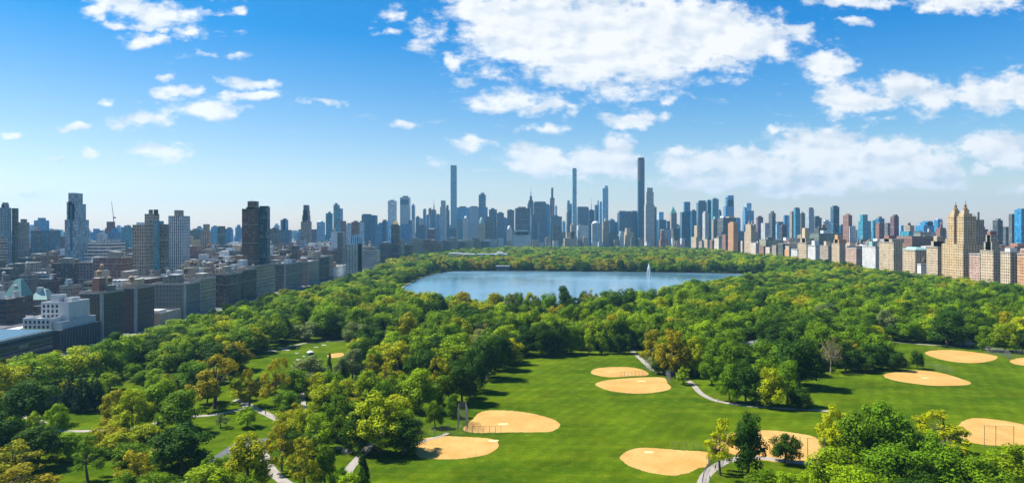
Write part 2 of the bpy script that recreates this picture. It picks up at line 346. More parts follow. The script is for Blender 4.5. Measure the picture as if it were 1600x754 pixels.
PATCH=[([(508,556),(520,551.5),(537,550.5),(538,556),(520,559.5)],'orange patch of bare earth at the right end of the small picnic lawn'),([(394,603),(402,597),(409,601),(403,607)],'orange patch of bare earth under the tall brownish tree'),([(230,708),(236,700),(246,698),(248,706),(238,711)],'orange patch of bare earth beside the round dark tree')]
for k,(pp,lab) in enumerate(PATCH): structure(sheet('bare_earth',chaikin([G(*p) for p in pp],2),.05,M['dirt']),lab,'earth patch')
for px,py,r,lab in ((1002,595,1.3,'pale worn patch on the long far infield'),(786,662,1.2,'pale worn patch on the wide infield'),(771,688,1.1,'pale worn patch at the right tip of the shaded infield'),(1014,706,1.0,'pale worn patch on the bottom infield'),(1445,590,1.2,'pale worn patch on the lone right infield')):
    x,y=G(px,py); structure(sheet('worn_patch',chaikin([(x-r*1.6,y-r),(x+r*1.5,y-r*.8),(x+r*1.7,y+r),(x-r*1.5,y+r*.8)],2),.06,M['worn']),lab,'worn patch')
# paths
PATHS=[([(985,545),(993,553),(1003,562),(1012,571),(1022,579),(1036,583),(1056,586),(1072,592),(1083,600),(1092,612),(1104,620),(1122,627),(1160,633),(1205,636.5),(1250,639),(1300,642)],2.6,'path','pale path skirting the back of the meadow'),
([(1092,775),(1098,752),(1103,741),(1117,729),(1133,720),(1160,714),(1190,714.5),(1222,719),(1255,723),(1300,726),(1360,730)],3.0,'path','pale path curving round the bottom infield'),
([(-40,636),(30,648),(62,657),(78,667),(100,673.5),(135,673),(166,671.5),(215,668),(260,656),(300,650),(335,648),(372,640),(400,634)],2.6,'path','pale path crossing the lawns at the left'),
([(384,630),(402,640),(416,646),(428,652),(452,664),(500,669),(545,671),(600,668),(640,664)],3.0,'path','pale path running from the small plaza towards the backstop'),
([(595,668),(586,684),(573,702),(558,718),(546,731),(541,744),(548,770)],2.8,'path','pale path coming down past the low boulder'),
([(466,596),(473,618),(475,640),(484,660)],1.8,'path','narrow pale path between the yellow trees'),
([(470,770),(436,747),(420,730),(414,714),(404,696)],3.2,'path','brownish earth path under the yellow-green trees'),
([(250,790),(305,750),(345,722),(375,700),(400,684)],9,'asphalt','grey asphalt park drive with two walkers'),
([(660,508),(690,514),(712,528),(728,540),(742,553)],2.6,'path','pale path climbing through the trees before the reservoir'),
([(1330,528),(1375,532),(1420,536),(1480,541),(1560,546),(1660,553)],2.6,'path','pale path along the top of the right lawn'),
([(700,676),(690,681),(655,690),(630,705)],1.6,'path','short pale path behind the left backstop'),
([(420,549),(455,541),(480,534.5),(540,532)],2.2,'path','pale path along the far side of the picnic lawn')]
def ribbon(P,w):
    P=chaikin(P,2,False); L=[];R=[]
    for i in range(len(P)):
        a=Vector(P[max(0,i-1)]); b=Vector(P[min(len(P)-1,i+1)]); t=(b-a).normalized(); n=Vector((-t.y,t.x))
        L.append((P[i][0]+n.x*w/2,P[i][1]+n.y*w/2)); R.append((P[i][0]-n.x*w/2,P[i][1]-n.y*w/2))
    return L,R
PATH_PTS=[]
for k,(pp,w,mt,lab) in enumerate(PATHS):
    gp=[G(*p) for p in pp]; L,R=ribbon(gp,w); z=.054+.004*k; mb=MB()
    PATH_PTS += [(x,y,w/2+2) for x,y in chaikin(gp,2,False)]
    for i in range(len(L)-1): mb.face([(*R[i],z),(*R[i+1],z),(*L[i+1],z),(*L[i],z)])
    structure(mb.build('park_drive' if mt=='asphalt' else 'park_path',M[mt]),lab,'path')
for k,(pp,lab) in enumerate([([(362,626),(372,622.5),(392,622),(390,637),(379,636),(376,629)],'pale paved plaza under the spreading olive tree'),([(408,646),(418,642.5),(432,651),(424,655)],'bright paved corner beside the small plaza')]):
    structure(sheet('paved_plaza',[G(*p) for p in pp],.11+.004*k,M['path']),lab,'plaza')
def strip(name,x0,x1,y0,y1,z,h,mat,lab,cat):
    mb=MB(); mb.box(x0,x1,y0,y1,-.1,h,0,0) if h else mb.face([(x0,y0,z),(x1,y0,z),(x1,y1,z),(x0,y1,z)])
    return structure(mb.build(name,mat),lab,cat)
strip('pavement',-254.5,-250.5,150,2600,0,.14,M['path'],'pavement in front of the park-side buildings at the left','pavement')
strip('pavement',-235,-231.2,150,2600,0,.14,M['path'],'pavement along the edge of the park at the left','pavement')
strip('avenue_road',-250.3,-235.2,150,2600,.008,0,M['asphalt'],'shaded avenue between the left-hand buildings and the park','road')
strip('pavement',541.2,545,400,2400,0,.14,M['path'],'pavement along the edge of the park at the right','pavement')
for k in range(3):
    mb=MB()
    for j in range(150): y=160+j*9; mb.face([(-247.5+k*4.2,y,.012),(-247.35+k*4.2,y,.012),(-247.35+k*4.2,y+4,.012),(-247.5+k*4.2,y+4,.012)])
    structure(mb.build('lane_marking',M['chalk']),'dashed white lane line on the shaded avenue','road marking')
# ------------------------------------------------------------------ fences and backstops
def fence(pts, h, sp, lab, name='ball_field_fence', wire=.5):
    gp=[G(*p) for p in pts]; root=empty(name,(*gp[0],0)); tag(root,lab,'fence','chain-link fences round the ball fields')
    o=gp[0]; posts=[]; r=.06 if h<4 else .09
    rail=MB(); net=MB(); wr=.008 if sp>4 else .026 if name=='backstop' and h<7.4 else .022 if name=='backstop' else .016
    for a,b in zip(gp[:-1],gp[1:]):
        L=math.dist(a,b); n=max(1,round(L/sp))
        for i in range(n+1):
            q=(a[0]+(b[0]-a[0])*i/n-o[0],a[1]+(b[1]-a[1])*i/n-o[1])
            if not posts or math.dist(posts[-1],q)>.3: posts.append(q)
        A=(a[0]-o[0],a[1]-o[1]); B=(b[0]-o[0],b[1]-o[1])
        for z in ([h-.05,h/2] if h>4 and sp<4 else [h-.05]): MB().bar((*A,z),(*B,z),.04,n=5).build('rail',M['steel'],root)
        nz=int(h/wire)
        for i in range(nz): z=.1+i*wire; net.bar((*A,z),(*B,z),wr,n=3)
        for i in range(int(L/wire)):
            f=i*wire/L; q=(A[0]+(B[0]-A[0])*f,A[1]+(B[1]-A[1])*f); net.bar((*q,.05),(*q,h-.1),wr,n=3)
    pm=MB().bar((0,0,0),(0,0,h),r,n=6).mesh('fence_post',[M['steel']])
    for q in posts: mobj('post',pm,root,loc=(*q,0))
    net.build('wire_mesh',M['steel'],root); return root
fence([(715,673),(717,662),(727,658),(731,672)],7.5,3,'tall dark backstop at the left corner of the wide infield','backstop')
fence([(729,677.5),(783,678)],2.8,2.0,'low fence with brown posts along the front of the wide infield')
fence([(646,692),(646,682),(655,678)],6.0,3,'tall backstop against the shaded left end of the nearest-left infield','backstop')
fence([(656,681),(690,679.2),(728,679.5)],3.2,2.6,'fence running along the grass between the two left infields')
fence([(1050,701),(1095,703.5)],2.4,2.2,'short low fence on the top edge of the infield by the curved path')
fence([(1110,707),(1113,716),(1107,729)],5.0,2.5,'backstop between the curved path and the bottom infield','backstop')
fence([(1105,730),(1100,741),(1097,756)],1.3,2,'knee-high rail along the edge of the curved path')
fence([(970,589.4),(1010,587)],2.6,2.0,'low fence with brown posts between the two far infields')
fence([(1008,576),(1018,578),(1018,587)],6.5,3,'tall grey backstop beside the path at the far end of the meadow','backstop')
fence([(1041,590),(1048,598)],3.5,2.5,'small backstop at the corner of the long far infield','backstop')
fence([(1250,723),(1262,725.5),(1289,725)],8.0,4.5,'row of tall thin posts in front of the infield behind the lone dark tree','backstop')
fence([(1440,574.5),(1466,578),(1488,584)],3.0,2.8,'grey fence on the top edge of the lone right-hand infield')
fence([(1540,551),(1570,556),(1580,562)],4.0,3.0,'grey backstop at the corner of the infield by the right-hand wood','backstop')
fence([(1585,557),(1640,554)],4.0,3.0,'grey fence behind the infield cut by the right border')
fence([(1538,698),(1556,698.5),(1584,698.5)],7.0,4.5,'row of tall thin posts behind the yellow blossoming tree','backstop')
# ------------------------------------------------------------------ boulders
def boulder(px,py,w,h,lab,seed):
    r=random.Random(seed); mb=MB(); n=14; x,y=G(px,py)
    prof=[(1,-.3),(1.02,.25),(.86,.62),(.55,.9),(.2,1.0),(0,1.02)]; mb.lathe(0,0,[(a*w/2,b*h) for a,b in prof],n,0,1,.62)
    off={}
    def jit(p):
        k=(round(p[0],2),round(p[1],2),round(p[2],2))
        if k not in off: off[k]=(p[0]+r.uniform(-.1,.1)*w,p[1]+r.uniform(-.07,.07)*w,p[2]+r.uniform(-.16,.1)*h)
        return off[k]
    mb.v=[jit(p) for p in mb.v]
    tag(mb.build('boulder',M['stone'],loc=(x,y,0)),lab,'rock','rock outcrops in the park')
boulder(543,706,4.4,1.3,'low brown boulder in the grass beside the pale path',1); boulder(527,700,3.0,.7,'small flat pale rock left of the low boulder',2)
boulder(1508,538,10,3.2,'broad grey-pink rock outcrop at the edge of the right-hand wood',3); boulder(300,714,3.0,1.0,'small rock on the sunny lawn right of the round dark tree',4)
boulder(455,610,3.4,1.2,'pale rock among the yellow-green shrubs',5)
# ------------------------------------------------------------------ fountain, gatehouse, museum, hut
def box_part(name,parent,mat,color,*b,mr=0):
    return MB().box(*b,0,mr).build(name,[M[mat] if isinstance(mat,str) else mat],parent,color)
fx,fy=G(1014,430); fo=empty('fountain',(fx,fy,0)); tag(fo,'tall white water jet rising from the reservoir','fountain')
fm,ft,fb=new_mat('spray'); fb.inputs['Base Color'].default_value=(.9,.93,.95,1); fb.inputs['Roughness'].default_value=.6
ftr=ft.node('ShaderNodeBsdfTransparent'); fmx=ft.node('ShaderNodeMixShader'); fn=ft.noise(ft.node('ShaderNodeTexCoord').outputs['Object'],1.2,4,.7)
ft.put(fmx.inputs[0],ft.rng(fn,.35,.6,.35,1)); ft.put(fmx.inputs[1],ftr.outputs[0]); ft.put(fmx.inputs[2],fb.outputs[0]); ft.put(ft.n['Material Output'].inputs['Surface'],fmx.outputs[0])
MB().lathe(0,0,[(.3,0),(.5,7),(.6,12),(.8,15.5),(.6,17),(.12,17.6),(0,17.7)],10).build('water_jet',fm,fo)
for k in range(7):
    a=2*math.pi*k/7+.2; mb=MB(); prev=None
    for i in range(11):
        s=i/10; q=(math.cos(a)*(.3+3.7*s**1.25),math.sin(a)*(.3+3.7*s**1.25),16.0*(1-s**1.7)+.1)
        if prev: mb.bar(prev,q,.42-.2*s,.40-.2*s,5)
        prev=q
    mb.build('falling_spray',fm,fo)
MB().lathe(0,0,[(0,.5),(2.2,.5),(2.4,0)],16).build('nozzle_platform',M['stone'],fo)
gx0,gy=Xa(775,1140),1140; gh=empty('gatehouse',(0,0,0)); tag(gh,'dark stone gatehouse with a pale flat roof on the far bank of the reservoir','gatehouse')
w=Xa(796,1140)-gx0
MB().box(gx0,gx0+w,gy,gy+9,0,8.2,0,0).build('wall',M['masonry'],gh,(.07,.07,.08)); MB().box(gx0-.6,gx0+w+.6,gy-.6,gy+9.6,8.2,9.1,0,0).build('roof',M['paleroof'],gh)
for k in range(4): MB().box(gx0+2+k*5.2,gx0+3.6+k*5.2,gy-.12,gy+.05,2.5,6).build('window',M['pane'],gh)
mu=empty('museum',(0,0,0)); tag(mu,'long low museum with white and grey roofs in the trees beyond the reservoir','museum'); Ym=1420
def mus(n,p0,p1,y0,y1,d,mat,col,off=0): return MB().box(Xa(p0,Ym),Xa(p1,Ym),Ym+off,Ym+off+d,Za(y1,Ym),Za(y0,Ym),0,0).build(n,[M[mat]],mu,col)
mus('wing',700,722,396.5,412,30,'plain',(.42,.40,.36)); mus('gallery_block',716,742,397.5,412,34,'plain',(.46,.45,.43),-6); mus('glass_hall',742,776,398.5,412,30,'curtain',(.05,.08,.12),3)
mus('rear_block',772,792,396.5,412,26,'plain',(.6,.6,.6),8); mus('roof_slab',701,721,395.2,396.4,28,'paleroof',None,1); mus('roof_slab',717,741,396.4,397.4,32,'paleroof',None,-5); mus('glass_roof',744,774,396.8,398.4,26,'metal',(.3,.38,.45),5); mus('rooftop_vent',776,786,393.5,396.4,12,'plain',(.7,.7,.7),12)
x,y=G(1195,566); ho_=empty('park_house',(x,y+26,0),.6); tag(ho_,'white-walled house showing between the trees right of the meadow','house')
MB().box(-7,7,-4,4,0,5.6).build('wall',M['plain'],ho_,(.75,.74,.7))
rf=MB(); rf.face([(-7.6,-4.6,5.5),(7.6,-4.6,5.5),(7.6,0,6.9),(-7.6,0,6.9)]); rf.face([(7.6,4.6,5.5),(-7.6,4.6,5.5),(-7.6,0,6.9),(7.6,0,6.9)]); rf.face([(7,-4.2,5.5),(7,4.2,5.5),(7,0,6.8)]); rf.face([(-7,4.2,5.5),(-7,-4.2,5.5),(-7,0,6.8)]); rf.build('roof',M['roof'],ho_)
for k in range(4): MB().box(-5.6+k*3.2,-4.5+k*3.2,-4.1,-3.95,3.6,5.4).build('window',M['pane'],ho_)
# ------------------------------------------------------------------ small things on the lawns
tx,ty=G(485,556); tn=empty('canopy_tent',(tx,ty,0)); tag(tn,'white-topped blue canopy tent on the picnic lawn','tent')
MB().lathe(0,0,[(2.1,2.1),(2.1,2.35),(0,3.3)],4).build('canopy',M['chalk'],tn)
for a,b in ((1,1),(1,-1),(-1,1),(-1,-1)): MB().bar((1.4*a,1.4*b,0),(1.4*a,1.4*b,2.2),.05).build('pole',M['steel'],tn)
MB().box(-1.4,1.4,1.35,1.4,.2,2.1).build('side_panel',M['plain'],tn,(.06,.1,.3))
BL=[(423,548,2.6,(.7,.7,.75),'white picnic blanket on the shaded side of the picnic lawn'),(429,548.3,1.8,(.6,.62,.7),'small pale picnic blanket right beside the white one'),(446,546.5,4.2,(.62,.55,.4),'wide straw-coloured picnic blanket in the middle of the lawn'),(464,551.5,1.6,(.6,.65,.7),'pale grey picnic blanket left of the canopy tent'),(494,542,2.0,(.5,.62,.55),'pale green picnic blanket beyond the canopy tent'),(506,538.5,2.4,(.72,.7,.62),'cream picnic blanket at the tree edge of the lawn'),(475,556.5,1.6,(.7,.66,.5),'yellowish picnic blanket just in front of the canopy tent'),(466,561.5,2.0,(.7,.68,.62),'cream picnic blanket closest to the front trees')]
for px,py,s,c,lab in BL:
    c=tuple(v*.7 for v in c)
    x,y=G(px,py); s*=.62; P=[(-s,-s*.6),(-s*.2,-s*.66),(s,-s*.55),(s*.95,s*.6),(0,s*.56),(-s*.96,s*.62)]
    mb=MB().prism(P,.03,.09,0,0); tag(mb.build('picnic_blanket',M['plain'],color=c,loc=(x,y,0)),lab,'blanket','picnic blankets on the lawn')
# white utility van by the far backstop
vx,vy=G(1047,585); va=empty('utility_van',(vx,vy,0),.5); tag(va,'small white van parked on the path behind the far infields','van')
MB().prism([(-2.4,-.95),(1.2,-.95),(1.2,.95),(-2.4,.95)],.45,2.2,0,0,top=[(-2.3,-.88),(1.0,-.88),(1.0,.88),(-2.3,.88)]).build('body',M['chalk'],va)
MB().prism([(1.2,-.93),(2.6,-.9),(2.6,.9),(1.2,.93)],.45,1.25,0,0).build('bonnet',M['chalk'],va)
MB().face([(1.32,-.8,1.27),(1.32,.8,1.27),(1.06,.76,2.05),(1.06,-.76,2.05)]).build('windscreen',M['pane'],va); MB().box(-2.44,-2.36,-.75,.75,1.3,1.95).build('rear_window',M['pane'],va)
MB().box(-.3,.9,-.985,-.93,1.3,1.95).build('side_window',M['pane'],va)
for a in (-1.6,1.7):
    for b in (-.9,.9):
        wl=MB().bar((a,b-.12,.35),(a,b+.12,.35),.35,n=12).build('wheel',M['darkroof'],va)
# people
def person_mesh(name, pose, shirt, legs, hair=(.03,.02,.015)):
    if pose=='walk': J={'pel':(0,0,.95),'ch':(0,.02,1.32),'nk':(0,.03,1.5),'hd':(0,.05,1.64),'hk':(0,.05,1.74),'ls':(-.19,.02,1.42),'le':(-.24,-.12,1.17),'lh':(-.22,.02,.93),'rs':(.19,.02,1.42),'re':(.24,.14,1.17),'rh':(.22,.3,.98),'lp':(-.1,0,.9),'lk':(-.11,.22,.5),'la':(-.11,.2,.08),'lt':(-.11,.36,.04),'rp':(.1,0,.9),'rk':(.11,-.08,.5),'ra':(.11,-.32,.12),'rt':(.11,-.2,.03)}
    elif pose=='stand': J={'pel':(0,0,.95),'ch':(0,.0,1.32),'nk':(0,.01,1.5),'hd':(0,.03,1.64),'hk':(0,.03,1.74),'ls':(-.19,.0,1.42),'le':(-.25,-.03,1.15),'lh':(-.24,.06,.9),'rs':(.19,.0,1.42),'re':(.25,-.03,1.15),'rh':(.2,.14,.98),'lp':(-.1,0,.9),'lk':(-.12,.02,.5),'la':(-.13,-.02,.07),'lt':(-.15,.14,.04),'rp':(.1,0,.9),'rk':(.12,.02,.5),'ra':(.13,-.02,.07),'rt':(.15,.14,.04)}
    else: J={'pel':(0,0,.17),'ch':(0,-.05,.55),'nk':(0,-.03,.73),'hd':(0,0,.87),'hk':(0,0,.97),'ls':(-.19,-.05,.65),'le':(-.27,-.2,.4),'lh':(-.27,-.3,.12),'rs':(.19,-.05,.65),'re':(.25,.12,.42),'rh':(.15,.32,.42),'lp':(-.1,.04,.16),'lk':(-.2,.42,.42),'la':(-.12,.68,.1),'lt':(-.13,.8,.05),'rp':(.1,.04,.16),'rk':(.24,.42,.3),'ra':(.1,.6,.09),'rt':(.06,.72,.06)}
    R={'pel':.155,'ch':.17,'nk':.06,'hd':.1,'hk':.075,'ls':.065,'le':.045,'lh':.04,'rs':.065,'re':.045,'rh':.04,'lp':.1,'lk':.062,'la':.042,'lt':.035,'rp':.1,'rk':.062,'ra':.042,'rt':.035}
    E=[('pel','ch'),('ch','nk'),('nk','hd'),('hd','hk'),('ch','ls'),('ls','le'),('le','lh'),('ch','rs'),('rs','re'),('re','rh'),('pel','lp'),('lp','lk'),('lk','la'),('la','lt'),('pel','rp'),('rp','rk'),('rk','ra'),('ra','rt')]
    ks=list(J); me=bpy.data.meshes.new(name+'_skeleton'); me.from_pydata([J[k] for k in ks],[(ks.index(a),ks.index(b)) for a,b in E],[])
    o=bpy.data.objects.new(name+'_skeleton',me); COL.objects.link(o)
    sm=o.modifiers.new('skin','SKIN'); o.modifiers.new('smooth','SUBSURF').levels=1
    for i,k in enumerate(ks): me.skin_vertices[0].data[i].radius=(R[k],R[k]*.8); me.skin_vertices[0].data[i].use_root=(k=='pel')
    dg=bpy.context.evaluated_depsgraph_get(); out=bpy.data.meshes.new_from_object(o.evaluated_get(dg)); out.name=name; bpy.data.objects.remove(o)
    def cm(n,c): 
        m=simple(n,c,.8,.08,4); return m
    out.materials.clear()
    for n,c in (('skin',(.45,.27,.19)),('shirt_cloth',shirt),('trouser_cloth',legs),('hair',hair)): out.materials.append(cm(n,c))
    zw=J['pel'][2]+.07; zs=J['nk'][2]-.02; zh=J['hd'][2]+.05
    for p in out.polygons:
        c=p.center; far=abs(c.x)>.2 and c.z<J['le'][2]+.02 and pose!='sit'
        p.material_index = 3 if c.z>zh or (c.z>J['hd'][2]-.06 and c.y<J['hd'][1]-.03) else 0 if c.z>zs else (0 if far else 1) if c.z>zw or far else 2
    return out
PEOPLE=[(338,729,'walk',2.3,(.05,.05,.06),(.03,.03,.04),'person in dark clothes walking on the asphalt drive'),(344,727,'walk',2.1,(.25,.06,.05),(.03,.04,.07),'person in a dull red top walking on the asphalt drive'),
(1118,735,'walk',.3,(.03,.03,.04),(.04,.04,.06),'person in dark clothes on the curved pale path'),(1109,751,'walk',.2,(.3,.3,.32),(.05,.05,.07),'person in a grey top low on the curved pale path'),
(679.5,677,'stand',3,(.75,.75,.72),(.2,.2,.22),'person in a white top standing behind the left fence'),(720,671,'stand',-1.5,(.75,.72,.65),(.15,.12,.1),'person in a pale top standing by the tall dark backstop'),
(424,547.5,'sit',2,(.2,.25,.45),(.06,.07,.12),'person in a blue top sitting on the white picnic blanket'),(447,546,'sit',1,(.65,.6,.5),(.1,.1,.12),'person in a beige top sitting on the straw-coloured blanket'),
(464,546,'stand',1,(.3,.36,.55),(.08,.09,.14),'person in a pale blue top standing on the picnic lawn'),(466,545.5,'stand',2.6,(.1,.12,.22),(.06,.06,.08),'person in a dark blue top standing on the picnic lawn'),
(475,556,'sit',2.5,(.25,.5,.5),(.2,.2,.2),'person in a teal top sitting in front of the canopy tent'),(415,648.5,'stand',1,(.45,.1,.08),(.05,.05,.07),'person in a red top standing on the bright paved corner'),(1122,627.5,'walk',1.4,(.5,.3,.15),(.1,.1,.12),'person in an orange top walking on the path behind the meadow')]
for i,(px,py,pose,rz,sh,lg,lab) in enumerate(PEOPLE):
    x,y=G(px,py); tag(mobj('person',person_mesh('person_body',pose,sh,lg),loc=(x,y,.095 if pose=='sit' else .07)),lab,'person'); SC.objects[-1].rotation_euler[2]=rz
# ------------------------------------------------------------------ trees
LEAF={'Y':(.28,.31,.003),'L':(.185,.275,.003),'G':(.10,.182,.003),'D':(.033,.080,.004),'O':(.240,.218,.005),'B':(.21,.175,.075),'P':(.135,.175,.055),'C':(.016,.042,.022)}
CNAME={'Y':'yellow-green','L':'bright green','G':'mid-green','D':'dark green','O':'orange-tinged','B':'pale brown','P':'greyish green','C':'blackish green'}
TH,TW=18.0,14.0                                                 # height and crown width of every prototype
def unit(n,rng):
    v=rng.normal(size=(n,3)); return v/np.linalg.norm(v,axis=1,keepdims=True)
def leaf_mesh(name, C, R, per, size, rng, up=.25, flat=1.0, shell=.35):
    """C (k,3) clump centres, R (k,) clump radii: each clump is a shell of small leaf-spray faces"""
    k=len(C); per=np.maximum(8,(per*(R/R.mean())**2).astype(int)); idx=np.repeat(np.arange(k),per); n=len(idx)
    d=unit(n,rng); rad=1-shell*rng.random(n)**2*1.6; p=C[idx]+d*(R[idx]*rad)[:,None]*np.array([1,1,flat])
    nv=d*1.0+unit(n,rng)*.36+np.array([0,0,up]); nv/=np.linalg.norm(nv,axis=1,keepdims=True)
    t=np.cross(nv,unit(n,rng)); t/=np.linalg.norm(t,axis=1,keepdims=True); b=np.cross(nv,t)
    s=size*(.6+.8*rng.random(n)); a=s*(.7+.5*rng.random(n))
    q=np.stack([p-t*s[:,None], p+b*a[:,None]*.8-t*s[:,None]*.1, p+t*s[:,None]+nv*(s*.25)[:,None], p-b*a[:,None]*.8+t*s[:,None]*.15],1).reshape(-1,3)
    me=bpy.data.meshes.new(name); me.vertices.add(4*n); me.vertices.foreach_set('co',q.ravel()); me.loops.add(4*n); me.loops.foreach_set('vertex_index',np.arange(4*n))
    me.polygons.add(n); me.polygons.foreach_set('loop_start',np.arange(n)*4); me.update(calc_edges=True); me.materials.append(M['leaf']); return me
def clumps(kind, rng):
    """centres and radii of the clumps of one crown; crown spans z = base..TH, half width TW/2"""
    if kind=='round':   nb,zc,a,c,k,r0=.26,.60,.80,.36,46,(1.5,2.7)
    elif kind=='spread':nb,zc,a,c,k,r0=.30,.66,.86,.28,52,(1.3,2.3)
    elif kind=='tall':  nb,zc,a,c,k,r0=.15,.56,.72,.42,46,(1.5,2.5)
    elif kind=='vase':  nb,zc,a,c,k,r0=.28,.62,.82,.34,64,(1.0,1.8)
    elif kind=='open':  nb,zc,a,c,k,r0=.28,.63,.84,.34,40,(.9,1.6)
    elif kind=='low':   nb,zc,a,c,k,r0=.02,.50,.82,.48,44,(1.6,2.8)
    C=[];R=[]
    lob=[(unit(1,rng)[0],rng.uniform(.82,1.12)) for _ in range(6)]
    while len(C)<k:
        d=unit(1,rng)[0]
        if d[2]<-.62: continue
        f=1.0
        for v,g in lob: 
            w=max(0,float(d@v))**3; f=f*(1-w)+f*g*w
        rr=rng.uniform(*r0); q=(rng.random()**.30 if rng.random()<.8 else rng.random()**.6)
        rad=q*f
        if kind=='vase' : z=zc+c*d[2]*rad*.95; 
        else: z=zc+c*d[2]*rad
        if kind=='low' and z<.12: z=.12+.1*rng.random()
        wd=1.0 if kind!='tall' else (1.15-.55*max(0,(z-.35)/.65))
        p=np.array([d[0]*rad*a*TW/2*wd, d[1]*rad*a*TW/2*wd, z*TH])
        if kind in('spread','vase') : p[2]-= .06*TH*(np.hypot(p[0],p[1])/(TW/2))**2
        C.append(p);R.append(rr)
    C=np.array(C);R=np.array(R); hi=(C[:,2]+R*.8).max(); lo=(C[:,2]-R*.8).min(); b0={'round':.10,'spread':.15,'tall':.06,'vase':.12,'open':.17,'low':.0}[kind]*TH
    C[:,2]=b0+(C[:,2]-lo)*(TH-b0)/(hi-lo)
    return C,R
def trunk_mesh(name,C,rng,mat,h0=.30,r=.42,limbs=9):
    mb=MB(); f=np.array([rng.normal()*.25,rng.normal()*.25,h0*TH]); mb.bar((0,0,-.3),(0,0,.5),r*1.45,r*1.05,8); mb.bar((0,0,.5),tuple(f),r*1.05,r*.8,8)
    top=np.array([0,0,TH*.72]); mb.bar(tuple(f),tuple(top*.5+f*.5),r*.75,r*.45,6); mb.bar(tuple(top*.5+f*.5),tuple(top),r*.45,r*.15,5)
    o=rng.permutation(len(C))[:limbs]
    for i in o:
        c=C[i]; s=f+(top-f)*rng.uniform(0,.5); m=s*.5+c*.5+np.array([0,0,-.05*TH*rng.random()]); mb.bar(tuple(s),tuple(m),r*.42,r*.26,5); mb.bar(tuple(m),tuple(c),r*.26,r*.07,5)
    return mb.mesh(name,[M[mat]])
PROTO={}
def make_protos():
    spec=[('round',3,165,.30),('spread',3,150,.28),('tall',2,165,.30),('vase',2,130,.24),('open',2,100,.25),('low',2,170,.32)]
    for kind,n,per,size in spec:
        for i in range(n):
            rng=np.random.default_rng(100+hash_(kind)+i*7); C,R=clumps(kind,rng)
            PROTO.setdefault(kind,[]).append((leaf_mesh('crown_'+kind,C,R,per,size,rng,shell=.42),trunk_mesh('trunk_'+kind,C,rng,'bark',.34 if kind!='low' else .12,limbs=10 if kind!='open' else 22)))
    for i in range(2):                                         # bare: twiggy, pale, few leaves
        rng=np.random.default_rng(900+i); C,R=clumps('spread',rng); C=np.concatenate([C,C*np.array([.8,.8,.95])])[:80]; R=np.concatenate([R,R])[:80]*.55
        PROTO.setdefault('bare',[]).append((leaf_mesh('crown_bare',C,R,26,.20,rng,shell=.6),trunk_mesh('trunk_bare',C,rng,'palebark',.3,.36,60)))
    for i in range(2):                                         # conifer: stacked drooping whorls
        rng=np.random.default_rng(950+i); C=[];R=[]
        for j in range(17):
            z=.12+.86*j/17; rr=(1-j/17.5)**.8*TW/2*.86; k=max(1,int(9*(1-j/18)))
            for a in range(k):
                th=2*math.pi*(a+rng.random()*.6)/k; C.append([rr*math.cos(th)*rng.uniform(.6,.9),rr*math.sin(th)*rng.uniform(.6,.9),z*TH]); R.append(.5+rr*.27)
        C=np.array(C);R=np.array(R); PROTO.setdefault('conifer',[]).append((leaf_mesh('crown_conifer',C,R,70,.30,rng,up=.5,flat=.6,shell=.6),trunk_mesh('trunk_conifer',C,rng,'bark',.4,.35,0)))
    for i in range(2):                                         # dense columnar / cone shaped
        rng=np.random.default_rng(970+i); C=[];R=[]
        for j in range(60):
            z=rng.random()**.9; rr=(1-z)**.75*TW/2*.75+.4; th=rng.random()*6.283; C.append([rr*math.cos(th)*.8,rr*math.sin(th)*.8,(.08+z*.88)*TH]); R.append(1.0+.9*(1-z))
        C=np.array(C);R=np.array(R); PROTO.setdefault('cone',[]).append((leaf_mesh('crown_cone',C,R,80,.34,rng,shell=.4),trunk_mesh('trunk_cone',C,rng,'bark',.2,.35,0)))
def hash_(s): return sum(ord(c) for c in s)
make_protos()
NTREE=[0]; TREE_PTS=[]
def tree(x,y,w,h,kind,col,label,group=None,name=None,jit=.12):
    i=NTREE[0]; NTREE[0]+=1; r=random.Random(i*13+5)
    cr,tr=PROTO[kind][r.randrange(len(PROTO[kind]))]
    root=empty(name or {'conifer':'conifer_tree','bare':'bare_tree','cone':'conical_tree','low':'bushy_tree'}.get(kind,'broadleaf_tree'),(x,y,0),r.uniform(0,6.283)); root.scale=(w/TW,w/TW,h/TH)
    tag(root,label,'tree',group)
    c=LEAF[col]; k=r.uniform(1-jit,1+jit); g=r.uniform(-.08,.08); color=(c[0]*k*(1+g),c[1]*k,c[2]*k*(1-g))
    mobj('trunk',tr,root); mobj('crown',cr,root,color); TREE_PTS.append((x,y,w)); return root
